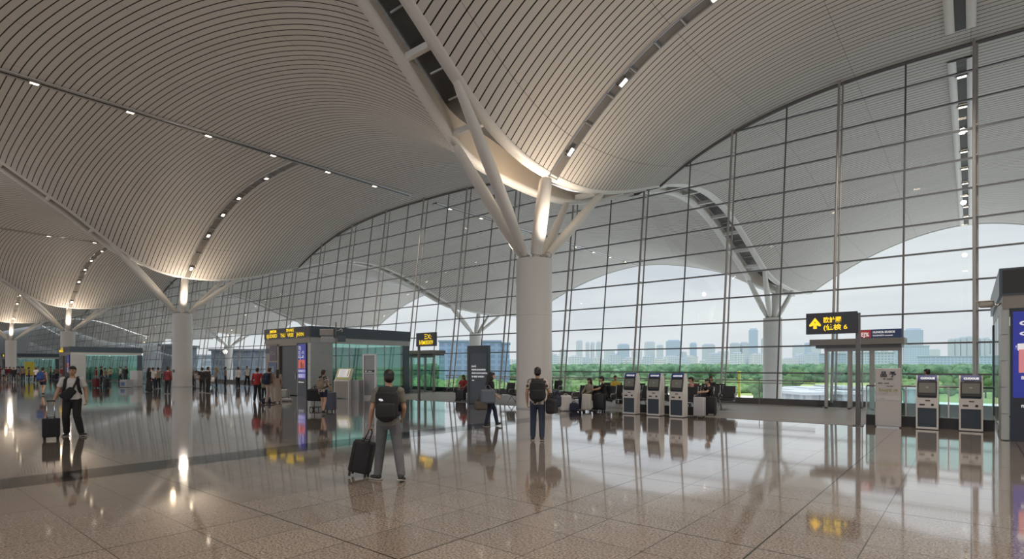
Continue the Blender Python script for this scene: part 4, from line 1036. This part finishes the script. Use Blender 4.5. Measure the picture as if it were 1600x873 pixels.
x, y = gp(884, 642); duffel('white shopping bag at the left of the seated woman', (x, y, .0), TH, CL['white'], .44, .62, .24, .05, name='shopping_bag')
x, y = gp(897, 643); duffel('dark blue bag on the floor between the seated woman and white suitcase', (x, y, .0), TH, CL['navy'], .34, .34, .2, .05)
x, y = gp(495, 640); 
t = thing('luggage_trolley', 'folding luggage cart with a big black bag, left of the woman in shorts', 'luggage cart', (x, y, 0), .5)
f = MB(); f.tube([(-.2,.15,.05),(-.2,.22,1.0),(.2,.22,1.0),(.2,.15,.05)], .014, 8); f.bx(-.22,.22,-.2,.16,.10,.13); f.build('frame', BLKP, t)
for sx in (-1, 1):
    f = MB(); f.cone((sx*.22-.02,.14,.07),(sx*.22+.02,.14,.07),.07,.07,14); f.build('wheel', RUB, t)
    f = MB(); f.tube([(sx*.18,-.18,.11),(sx*.2,-.22,.0)], .014, 6); f.build('foot', BLKP, t)
x, y = gp(493, 640); duffel('big black bag resting on the folding luggage cart', (x, y, .36), .5, BLKF, .62, .48, .34, .1)
# bins, boxes, small stands around the second column
x, y = gp(308, 607); t = thing('litter_bin', 'grey litter bin right of the second column', 'bin', (x, y+.3, 0))
f = MB(); f.rbox((0,0,.48), (.9,.5,.94), .04); f.build('bin_body', GREYPL, t, 'auto'); f = MB(); f.bx(-.3,.3,-.26,-.24,.68,.82); f.build('bin_slot', DARK, t)
x, y = gp(213, 604); t = thing('display_stand', 'slim white display stand left of the person in a long dress', 'display stand', (x, y, 0), .4)
f = MB(); f.rbox((0,0,.70), (.85,.5,1.36), .04); f.build('stand_body', mat('stand_white', (.66,.66,.65), .4), t, 'auto'); f = MB(); f.bx(-.45,.45,-.28,.28,0,.05); f.build('foot', GREYPL, t)
x, y = gp(198, 605); t = thing('carton', 'low white carton with blue marks near the far booth', 'box', (x, y, 0), .3)
f = MB(); f.rbox((0,0,.33), (.8,.6,.62), .02); f.build('carton_body', mat('carton', (.55,.58,.62), .6, noise=.25, nscale=5), t); f = MB(); f.bx(-.3,.2,-.305,-.3,.15,.45); f.build('carton_print', mat('carton_blue', (.15,.25,.5), .6), t)
x, y = gp(22, 600); t = thing('poster_stand', 'bright yellow poster board among the far crowd', 'poster', at(46, 72)+(0,), .65)
f = MB(); f.bx(-.65,.65,-.05,.05,.6,2.35); f.build('poster_board', mat('poster_yellow', (.62,.55,.03), .5, noise=.15, nscale=2), t)
f = MB(); f.bx(-.6,-.52,-.04,.04,0,.6); f.bx(.52,.6,-.04,.04,0,.6); f.bx(-.6,.6,-.03,.03,.3,.34); f.build('stand_leg', STEEL, t)
xa, ya = gp(337, 604); xb, yb = gp(388, 602)
t = rail('glass barrier among the seats right of the second column', -44.5, -38., 21.8, 1.1, .05)
t = rail('glass barrier between the far booth and the second column', -66., -58., 19.2, 1.1, .05)
# ================================================================ people standing further back
BACK = P(STAND, curl=1.0)
W1 = P(STAND, kneeL=(-.10,.10,.49), ankL=(-.10,.14,.09), kneeR=(.10,-.02,.48), ankR=(.10,-.16,.10), curl=1.0)
def stand(label, px, py, yaw, h, top, bot, pose=BACK, base=None, **k):
    x, y = gp(px, py); rz = (TH if base is None else base)+yaw
    k.setdefault('vox', .014)
    return person(label, (x, y), rz, h, pose, top, bot, **k)
m1 = stand('person in bright red jacket and black trousers standing left of the near booth', 402, 627, .1, 1.68, ('long', CL['red']), ('trousers', CL['black']), P(BACK, ankL=(-.14,0,.085), ankR=(.15,-.03,.085), wrR=(.2,.2,.98), elbR=(.27,.02,1.1)))
m2 = stand('person in beige trousers with a dark backpack at the near booth entrance', 421, 631, -.2, 1.70, ('tee', CL['tan']), ('trousers', CL['beige']), P(BACK, ankL=(-.16,0,.085), ankR=(.15,.02,.085)), hairmat=HAIRB)
backpack(m2, 'dark navy backpack on the person in beige trousers', CL['navy'], w=.36, h=.52, d=.2)
m3 = stand('woman in a long beige dress beside the person with navy backpack', 433, 629, .5, 1.62, ('tee', CL['beige']), ('dress', CL['beige']), fem=True, hair='long', hairmat=HAIRB)
m3b = stand('dark clothed child standing between the red jacket and the beige trousers', 413, 625, .3, 1.30, ('long', CL['khaki']), ('trousers', CL['black']))
m4 = stand('woman in printed top and denim shorts standing by the slate blue suitcase', 505, 646, -.25, 1.63, ('tee', CL['print']), ('shorts', CL['navy']), P(W1, wrR=(.22,.22,.92), elbR=(.24,0,1.1)), fem=True, hair='tail', skin=SKIN2, hairmat=HAIRB)
backpack(m4, 'small patterned backpack on the woman in denim shorts', CL['tan'], w=.24, h=.32, d=.12, strapm=BLKF)
m5 = stand('person in dark red hooded jacket standing left of the second column', 262, 615, .1, 1.72, ('long', CL['darkred']), ('trousers', CL['black']), hair='bun')
m6 = stand('person in a long black dress and pale scarf, left of the dark red jacket', 233, 612, -.5, 1.66, ('long', CL['black']), ('dress', CL['black']), fem=True, hair='long')
m6b = stand('person in white top close behind the long black dress', 239, 608, .3, 1.66, ('tee', CL['white']), ('trousers', CL['navy']), hairmat=HAIRB)
m7 = stand('person in black tee and trousers right of the second column', 316, 613, .2, 1.68, ('tee', CL['black']), ('trousers', CL['black']))
m8 = stand('person in black holding a white bag, right of the second column', 325, 614, -.5, 1.72, ('long', CL['black']), ('trousers', CL['black']), P(BACK, ankL=(-.14,0,.085)))
b = wp(m8, (.27,.12,.72)); duffel('small white bag held by the person in black', (b.x, b.y, b.z), 0, CL['white'], .34, .30, .18, .12, name='handbag')
m9 = stand('person in navy shorts and pink top with blue backpack, far left', 67, 617, .15, 1.68, ('tee', CL['pink']), ('shorts', CL['navy']), W1, skin=SKIN2)
backpack(m9, 'blue backpack on the person in navy shorts', CL['blue'], w=.36, h=.48, d=.2, strapm=CL['navy'])
m10 = stand('person standing with raised arm right of the long black dress', 247, 607, .9, 1.66, ('tee', CL['tan']), ('trousers', CL['black']), P(BACK, elbR=(.3,.15,1.35), wrR=(.25,.3,1.5)))
m11 = stand('dark haired person standing behind the kiosk beside the notice board', 1449, 650, .3, 1.66, ('long', CL['black']), ('trousers', CL['navy']))
m12 = stand('person in dark jacket at the seats right of the second column', 372, 606, 1.2, 1.70, ('long', CL['white']), ('trousers', CL['black']))
m13 = stand('person with blond hair seen over the glass barrier right of the second column', 338, 605, 2.2, 1.64, ('tee', CL['khaki']), ('trousers', CL['navy']), fem=True, hair='long', hairmat=mat('hair_blond', (.35,.20,.06), .5))
# ---- seated
def sit(label, x, y, yaw, h, top, bot, pose=SIT, **k):
    k.setdefault('vox', .014)
    return person(label, (x, y), PI+yaw, h, pose, top, bot, **k)
sit('seated woman in khaki jacket with dark scarf, left of the white suitcase', -11.95, 19.35, -.2, 1.62, ('long', CL['khaki']), ('trousers', CL['navy']), fem=True, hair='long', vox=.012)
sit('seated man in black tee leaning over the suitcases', -11.25, 19.45, -1.0, 1.72, ('tee', CL['black']), ('trousers', CL['black']), P(SIT, lean=12, elbL=(-.24,.26,.84), wrL=(-.08,.44,.80), elbR=(.26,.24,.84), wrR=(.10,.44,.80)), skin=SKIN2, vox=.012)
bench('two black seats under the seated pair left of the kiosks', -11.7, 19.32, 0, 3)
sit('person in olive and yellow seated in the row behind the seated pair', -12.9, 23.25, .9, 1.66, ('tee', CL['yellow']), ('trousers', CL['green']), hairmat=HAIRB)
sit('person in dark blue seated behind the leftmost kiosk', -12.2, 23.25, -.4, 1.66, ('long', CL['navy']), ('trousers', CL['black']))
sit('person in dark red seated between the middle and right kiosks', -9.2, 23.3, .3, 1.58, ('long', CL['darkred']), ('trousers', CL['black']))
bench('short black bench behind the middle kiosk', -9.75, 23.4, 0, 2)
sit('person in black seated behind the silver suitcase, hands on it', -7.35, 20.45, -.9, 1.66, ('tee', CL['black']), ('trousers', CL['black']), P(SIT, lean=14, elbL=(-.24,.26,.84), wrL=(-.10,.46,.80), elbR=(.26,.24,.84), wrR=(.10,.46,.80)), skin=SKIN2)
sit('second person seated right of the silver suitcase, facing right', -8.9, 22.3, -.9, 1.66, ('tee', CL['pink']), ('trousers', CL['black']), skin=SKIN2)
sit('woman with brown hair seated by the glass above the right bench', -9.0, 24.9, .3, 1.66, ('tee', CL['black']), ('trousers', CL['black']), fem=True, hair='long', hairmat=HAIRB)
bench('black bench by the glass wall beyond the silver suitcase', -9.3, 24.95, 0, 3)
sit('person in bright red seated left of the information pylon', -19.95, 20.2, .2, 1.66, ('tee', CL['red']), ('trousers', CL['black']), fem=True, hair='long')
sit('person in black seated near the glass right of the nearest column', -18.4, 25.25, .1, 1.7, ('long', CL['black']), ('trousers', CL['black']))
# ---- the far crowd: a few built figures, copied
protos = []
for i, (tp, bt, hr, fm, ps) in enumerate(((('tee', CL['white']), ('trousers', CL['black']), 'short', False, W1), (('long', CL['black']), ('trousers', CL['navy']), 'short', False, BACK), (('tee', CL['sky']), ('shorts', CL['navy']), 'long', True, W1), (('long', CL['darkred']), ('trousers', CL['grey']), 'short', False, BACK),
        (('tee', CL['tan']), ('trousers', CL['denim']), 'tail', True, BACK), (('tee', CL['lgrey']), ('trousers', CL['black']), 'cap', False, W1))):
    protos.append(person('far person', (0, 0), 0, 1.7, ps, tp, bt, hair=hr, fem=fm, vox=.026))
sproto = []
for i, (tp, bt) in enumerate(((('long', CL['black']), ('trousers', CL['navy'])), (('tee', CL['white']), ('trousers', CL['black'])), (('tee', CL['red']), ('trousers', CL['black'])), (('long', CL['green']), ('trousers', CL['grey'])), (('tee', CL['sky']), ('trousers', CL['tan'])))):
    sproto.append(person('far sitter', (0, 0), 0, 1.7, SIT, tp, bt, hair='short' if i % 2 else 'long', fem=not i % 2, vox=.026))
KS = ['in white tee', 'in black jacket', 'in pale blue top', 'in dark red jacket', 'in tan top', 'in grey tee and cap']
KT = ['in black jacket', 'in white tee', 'in red tee', 'in green jacket', 'in pale blue tee']
rnd = random.Random(3); cnt = {}
used = set()
def crowd(kind, x, y, yaw, where):
    pr = protos if kind < 10 else sproto; k = kind % 10
    nm = (KS if kind < 10 else KT)[k]; key = (kind, where); cnt[key] = cnt.get(key, 0)+1; n = cnt[key]
    lab = '%s %s, %s%s' % ('standing person' if kind < 10 else 'seated person', nm, where, '' if n == 1 else ', %s from the right' % ORD[n-1])
    o = pr[k]
    if kind in used: o = dup(o, (x, y), yaw, lab, 'far crowd')
    else: used.add(kind); o.location = (x, y, 0); o.rotation_euler = (0,0,yaw); o['label'] = lab; o['group'] = 'far crowd'
    h = rnd.uniform(.95, 1.04); o.scale = (h, h, h)
for px in (96, 88, 79, 60, 55, 50, 44, 38, 33, 29, 25, 20, 15, 10, 6, 2):
    D = rnd.uniform(58, 80); x, y = at(px+rnd.uniform(-2, 2), D); crowd(rnd.choice((0,1,1,1,3,3,2,4)), x, y, rnd.uniform(0, 6.28), 'far left crowd')
for px in (150, 158, 164, 172, 188, 196):
    D = rnd.uniform(50, 66); x, y = at(px, D); crowd(rnd.choice((1,3,4,5)), x, y, rnd.uniform(0, 6.28), 'by the far booth glass')
for px in (300, 352, 386):
    D = rnd.uniform(46, 52); x, y = at(px, D); crowd(rnd.choice((0,1,3,4)), x, y, rnd.uniform(0, 6.28), 'right of second column')
for r_, (bx_, by_, n_, wh) in enumerate(((-56., 21.5, 8, 'front seats left of second column'), (-63., 23., 8, 'middle seats left of second column'), (-68., 25., 8, 'back seats left of second column'), (-43., 23.5, 5, 'seats right of second column'), (-97., 19., 8, 'seats below third column'))):
    for i in reversed(range(n_)):
        if rnd.random() < .72: crowd(10+rnd.choice((0,0,1,2,3,4)), bx_+(i-(n_-1)/2)*.6, by_-.05, PI+rnd.uniform(-.15,.15), wh)
for pr, base in ((protos, 0), (sproto, 10)):
    for k, o in enumerate(pr):
        if base+k not in used:
            for ch in list(o.children): 
                for g_ in list(ch.children): bpy.data.objects.remove(g_)
                bpy.data.objects.remove(ch)
            bpy.data.objects.remove(o)
# pile of dark luggage seen beyond the far booth
for i, (px, py, lab) in enumerate(((166, 606, 'dark suitcase standing by the far booth glass'), (150, 606, 'dark red suitcase standing by the far booth glass'))):
    x, y = gp(px, py); suitcase(lab, (x, y), .3*i, BLKP if i == 0 else CL['darkred'], .5, .7, .3, .3, 0, 4)

# ================================================================ outside
GRD = -8.
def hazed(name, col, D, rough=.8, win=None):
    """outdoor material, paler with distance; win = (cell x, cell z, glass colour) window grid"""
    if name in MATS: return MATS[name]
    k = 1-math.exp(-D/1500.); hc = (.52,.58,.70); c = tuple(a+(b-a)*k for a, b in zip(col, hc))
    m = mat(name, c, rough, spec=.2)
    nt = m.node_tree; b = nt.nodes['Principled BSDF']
    b.inputs['Emission Color'].default_value = (.62,.70,.80,1); b.inputs['Emission Strength'].default_value = .15*k; m.cycles.emission_sampling = 'NONE'   # haze light painted in as faint emission
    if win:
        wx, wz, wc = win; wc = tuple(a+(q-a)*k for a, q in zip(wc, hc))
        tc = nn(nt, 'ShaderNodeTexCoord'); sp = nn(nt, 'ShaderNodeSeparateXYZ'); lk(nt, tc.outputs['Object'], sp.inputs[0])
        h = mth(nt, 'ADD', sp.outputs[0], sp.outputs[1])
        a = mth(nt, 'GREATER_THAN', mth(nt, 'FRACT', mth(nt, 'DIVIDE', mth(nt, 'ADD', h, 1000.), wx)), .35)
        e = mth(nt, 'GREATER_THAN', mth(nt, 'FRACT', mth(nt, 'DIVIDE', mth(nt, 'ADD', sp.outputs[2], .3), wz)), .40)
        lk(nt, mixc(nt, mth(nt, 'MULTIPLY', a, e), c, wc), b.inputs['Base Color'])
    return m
g = MB()
g.add([(-2600, 27.3, GRD),(3000, 27.3, GRD),(3000, 4200, GRD),(-2600, 4200, GRD)], [(0,1,2,3)])
gm = bpy.data.materials.new('airfield_grass'); gm.use_nodes = True; nt = gm.node_tree; b = nt.nodes['Principled BSDF']
tc = nn(nt, 'ShaderNodeTexCoord'); nz = nn(nt, 'ShaderNodeTexNoise'); nz.inputs['Scale'].default_value = .035; nz.inputs['Detail'].default_value = 6; lk(nt, tc.outputs['Object'], nz.inputs['Vector'])
rp = nn(nt, 'ShaderNodeValToRGB'); rp.color_ramp.elements[0].position = .35; rp.color_ramp.elements[1].position = .65; rp.color_ramp.elements[0].color = (.15,.22,.07,1); rp.color_ramp.elements[1].color = (.30,.36,.14,1)
lk(nt, nz.outputs['Fac'], rp.inputs[0]); lk(nt, rp.outputs[0], b.inputs['Base Color']); b.inputs['Roughness'].default_value = .9; b.inputs['Specular IOR Level'].default_value = .1
o = g.build('ground', gm); struct(o)
ap = MB(); ap.bx(-320, 130, 27.4, 190, GRD, GRD+.04); struct(ap.build('trim_90', mat('bounce_apron', (.74,.735,.72), .8, noise=.08, nscale=.1)))  # pale ground added to bounce light up onto the canopy and ceiling
rd = MB(); rd.bx(-260, 60, 62, 76, GRD, GRD+.08); rd.build('road', mat('asphalt', (.30,.31,.32), .8, noise=.1, nscale=.2)); struct(bpy.data.objects['road'])
# forest: uncountable canopy
fm = bpy.data.materials.new('forest_leaves'); fm.use_nodes = True; nt = fm.node_tree; b = nt.nodes['Principled BSDF']
tc = nn(nt, 'ShaderNodeTexCoord'); nz = nn(nt, 'ShaderNodeTexNoise'); nz.inputs['Scale'].default_value = .30; nz.inputs['Detail'].default_value = 8; nz.inputs['Roughness'].default_value = .75; lk(nt, tc.outputs['Object'], nz.inputs['Vector'])
rp = nn(nt, 'ShaderNodeValToRGB'); rp.color_ramp.elements[0].position = .36; rp.color_ramp.elements[1].position = .66; rp.color_ramp.elements[0].color = (.035,.095,.062,1); rp.color_ramp.elements[1].color = (.165,.275,.150,1)
lk(nt, nz.outputs['Fac'], rp.inputs[0]); lk(nt, rp.outputs[0], b.inputs['Base Color']); b.inputs['Roughness'].default_value = .9; b.inputs['Specular IOR Level'].default_value = .1
MATS['leaves'] = fm
def blob(mb, c, r, rz, rr, n=9, m=6):
    o = len(mb.v); mb.ell(c, (r, r, rz), None, n, m)
    for i in range(o, len(mb.v)):
        q = V3(mb.v[i])-V3(c); mb.v[i] = tuple(V3(c)+q*rr.uniform(.78, 1.2))
fo = MB(); rr = random.Random(11)
for i in range(2600):
    D = 335+ (rr.random()**1.6)*270; px = rr.uniform(150, 1640); x, y = at(px, D)
    if 670 < px < 810 and D < 385 or px < 430 and D < 345: continue
    r = rr.uniform(3., 6.); top = rr.uniform(7., 11.5)*(1+.0003*(D-260))
    blob(fo, (x, y, GRD+top-r), r, r*.9, rr)
    if D < 400: blob(fo, (x+rr.uniform(-2,2), y, GRD+2.5), r*1.1, 3.2, rr, 8, 5)
sb = MB()
for i in range(900):
    D = rr.uniform(195, 330); px = rr.uniform(600, 1230) if i % 3 else rr.uniform(1400, 1620); x, y = at(px, D); r = rr.uniform(.8, 2.4)
    blob(sb, (x, y, GRD+r*.5), r, r*.8, rr, 7, 5)
o = sb.build('shrubs', mat('shrub_leaves', (.13,.22,.085), .9, spec=.1, noise=.5, nscale=.6), None, True, fix=False); tag(o, 'low green shrubs scattered over the grass outside', 'shrubs', kind='stuff')
o = fo.build('forest', fm, None, True, fix=False); tag(o, 'dense band of green trees beyond the airfield grass', 'forest', kind='stuff')
def tree(label, px, D, h, m):
    x, y = at(px, D); t = thing('tree', label, 'tree', (x, y, GRD)); q = random.Random(px)
    f = MB(); f.cone((0,0,0), (0,0,h*.5), h*.03, h*.02, 8); f.build('trunk', mat('bark', (.10,.08,.06), .9, noise=.2), t, True)
    f = MB()
    for i in range(16):
        a = q.uniform(0, 6.28); rad = q.uniform(0, h*.26); blob(f, (rad*math.cos(a), rad*math.sin(a), h*q.uniform(.36, .86)), h*q.uniform(.11, .19), h*.15, q, 8, 6)
    f.build('crown', m, t, True, fix=False)
LV2 = mat('leaves_light', (.085,.155,.065), .9, spec=.1, noise=.4, nscale=.8)
for lab, px, D, h in (('light green tree just right of the outside column', 1233, 150, 9.), ('small round tree outside, left of the outside column', 1186, 135, 6.5), ('green tree outside behind the silver suitcase bench', 1120, 170, 7.), ('green tree outside behind the left kiosk', 962, 180, 7.5), ('young green tree outside right of the nearest column', 880, 160, 7.), ('green tree outside between the two right kiosks', 1482, 150, 7.), ('green tree outside left of the right booth', 1540, 170, 8.), ('green tree outside through the left vestibule', 668, 140, 8.), ('green tree outside left of the pylon', 722, 150, 7.5)):
    tree(lab, px, D, h, LV2)
# towers of the far city
TW = [(905,531,10,1700,'pale'),(918,534,7,1750,'pale'),(926,534,6,1750,'pale'),(936,533,9,1800,'pale'),(974,537,18,1500,'blue'),(1015,533,16,1800,'pale'),(1031,538,10,1750,'pale'),(1052,531,25,1500,'blue'),(1083,535,11,1600,'blue'),(1107,537,19,1700,'grey'),(1148,535,14,1700,'grey'),(1163,534,12,1700,'grey'),(1177,513,14,1800,'blue'),(1194,528,9,1800,'pale'),
      (1247,538,16,1600,'pale'),(1262,535,10,1700,'blue'),(1275,531,13,1800,'pale'),(1303,519,6,2000,'blue'),(1318,540,14,1600,'pale'),(1365,536,9,1700,'pale'),(1382,537,9,1700,'pale'),(1400,538,8,1700,'blue'),(1427,513,24,1400,'blue'),(1486,529,8,1900,'grey'),(1495,528,8,1900,'grey'),(1504,526,9,1900,'grey'),(1514,525,9,1900,'grey'),(1524,526,9,1900,'grey'),(1533,528,8,1900,'grey'),(1541,527,8,1900,'grey'),(1550,530,8,1900,'grey'),
      (880,545,12,1500,'pale'),(952,546,16,1500,'pale'),(995,547,18,1500,'pale'),(1130,548,16,1500,'pale'),(1068,549,10,1500,'pale'),(1214,546,12,1500,'pale'),(1335,549,14,1500,'pale'),(1460,545,14,1700,'pale')]
TWC = {'pale': (.42,.44,.48), 'blue': (.16,.26,.42), 'grey': (.30,.33,.38)}
TW.sort()
for i, (px, py, wpx, D, c) in enumerate(TW):
    x, y = at(px, D); h = hz(py, D)-GRD; wd = wpx/FPX*D/1.15
    o_ = thing('tower_block', 'hazy %s tower block, %s from the left along the far skyline' % ({'pale':'pale','blue':'blue glass','grey':'grey'}[c], ORD[i]), 'building', (x, y, GRD), TH+rnd.uniform(-.25, .25))
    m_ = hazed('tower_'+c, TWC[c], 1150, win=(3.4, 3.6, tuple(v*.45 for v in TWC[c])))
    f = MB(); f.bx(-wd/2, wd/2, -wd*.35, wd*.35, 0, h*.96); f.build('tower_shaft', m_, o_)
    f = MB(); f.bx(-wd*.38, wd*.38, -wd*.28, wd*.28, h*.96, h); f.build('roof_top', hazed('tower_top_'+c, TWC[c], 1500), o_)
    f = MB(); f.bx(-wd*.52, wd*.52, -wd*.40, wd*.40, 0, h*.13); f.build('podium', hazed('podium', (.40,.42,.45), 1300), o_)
# low blocks that fill the foot of the skyline
k = 0
for px in list(range(640, 1600, 17)):
    D = rnd.uniform(900, 1300); py = rnd.uniform(549, 562); x, y = at(px+rnd.uniform(-4, 4), D); wd = rnd.uniform(12, 22)/FPX*D; h = hz(py, D)-GRD
    f = MB(); f.bx(-wd/2, wd/2, -12, 12, 0, h*.93); f.bx(-wd*.3, wd*.2, -9, 9, h*.93, h)
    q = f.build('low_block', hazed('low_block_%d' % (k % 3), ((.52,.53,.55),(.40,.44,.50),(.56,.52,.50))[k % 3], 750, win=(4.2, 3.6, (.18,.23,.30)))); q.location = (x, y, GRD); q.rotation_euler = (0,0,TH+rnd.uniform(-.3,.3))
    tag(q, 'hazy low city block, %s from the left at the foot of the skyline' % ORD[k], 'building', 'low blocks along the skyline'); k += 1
def block(name, label, pxa, pxb, py, D, col, win=None, dep=20, extra=None):
    xm, ym = at((pxa+pxb)/2, D); wd = (pxb-pxa)/FPX*D; h = hz(py, D)-GRD
    t = thing(name, label, 'building', (xm, ym, GRD), TH)
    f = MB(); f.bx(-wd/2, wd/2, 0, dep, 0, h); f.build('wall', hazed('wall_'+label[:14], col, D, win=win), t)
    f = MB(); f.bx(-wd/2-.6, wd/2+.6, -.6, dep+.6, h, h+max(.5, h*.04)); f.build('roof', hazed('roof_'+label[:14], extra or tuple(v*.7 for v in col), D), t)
    return t
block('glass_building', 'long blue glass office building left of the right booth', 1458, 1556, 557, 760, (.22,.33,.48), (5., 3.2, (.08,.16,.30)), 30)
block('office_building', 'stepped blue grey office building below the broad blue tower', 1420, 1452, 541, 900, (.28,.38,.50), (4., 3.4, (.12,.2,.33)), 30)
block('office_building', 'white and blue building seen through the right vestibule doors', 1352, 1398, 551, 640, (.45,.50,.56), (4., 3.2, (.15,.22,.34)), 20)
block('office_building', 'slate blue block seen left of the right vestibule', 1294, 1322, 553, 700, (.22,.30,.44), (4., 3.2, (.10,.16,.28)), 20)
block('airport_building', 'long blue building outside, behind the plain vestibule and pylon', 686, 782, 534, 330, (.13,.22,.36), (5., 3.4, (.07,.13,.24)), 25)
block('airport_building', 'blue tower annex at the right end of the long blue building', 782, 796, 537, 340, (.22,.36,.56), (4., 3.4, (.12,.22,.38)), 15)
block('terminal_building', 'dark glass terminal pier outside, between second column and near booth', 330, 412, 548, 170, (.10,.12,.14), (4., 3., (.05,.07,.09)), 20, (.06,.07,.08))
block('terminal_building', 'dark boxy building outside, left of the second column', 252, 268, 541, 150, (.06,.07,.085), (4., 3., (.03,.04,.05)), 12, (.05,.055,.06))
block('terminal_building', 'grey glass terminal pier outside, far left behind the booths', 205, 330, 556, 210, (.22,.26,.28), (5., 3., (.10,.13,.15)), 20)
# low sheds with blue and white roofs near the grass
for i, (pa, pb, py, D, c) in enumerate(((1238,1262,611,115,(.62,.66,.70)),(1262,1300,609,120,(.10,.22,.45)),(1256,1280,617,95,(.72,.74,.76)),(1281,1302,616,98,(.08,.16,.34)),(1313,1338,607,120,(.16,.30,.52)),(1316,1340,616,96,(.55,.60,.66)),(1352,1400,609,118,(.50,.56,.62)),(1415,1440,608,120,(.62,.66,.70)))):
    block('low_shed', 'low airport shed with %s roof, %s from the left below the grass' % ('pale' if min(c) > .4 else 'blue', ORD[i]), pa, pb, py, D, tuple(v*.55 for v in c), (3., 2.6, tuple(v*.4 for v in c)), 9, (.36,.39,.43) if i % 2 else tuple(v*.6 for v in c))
x, y = at(1155, 62); t = thing('marker_post', 'yellow marker post outside the glass, right of the bench', 'post', (x, y, GRD))
f = MB(); f.cone((0,0,0), (0,0,hz(581,62)-GRD), .16, .13, 10); f.build('post', mat('post_yellow', (.75,.70,.05), .5), t, True)
f = MB(); f.ell((0,0,hz(581,62)-GRD), (.22,.22,.14)); f.build('post_cap', MATS['post_yellow'], t, True)
# end wall of the hall, far left
wl = MB(); wl.bx(-203., -202., -30, 66, -8, 15.5); struct(wl.build('wall_left', mat('far_wall', (.30,.32,.33), .6, noise=.15, nscale=.15)))
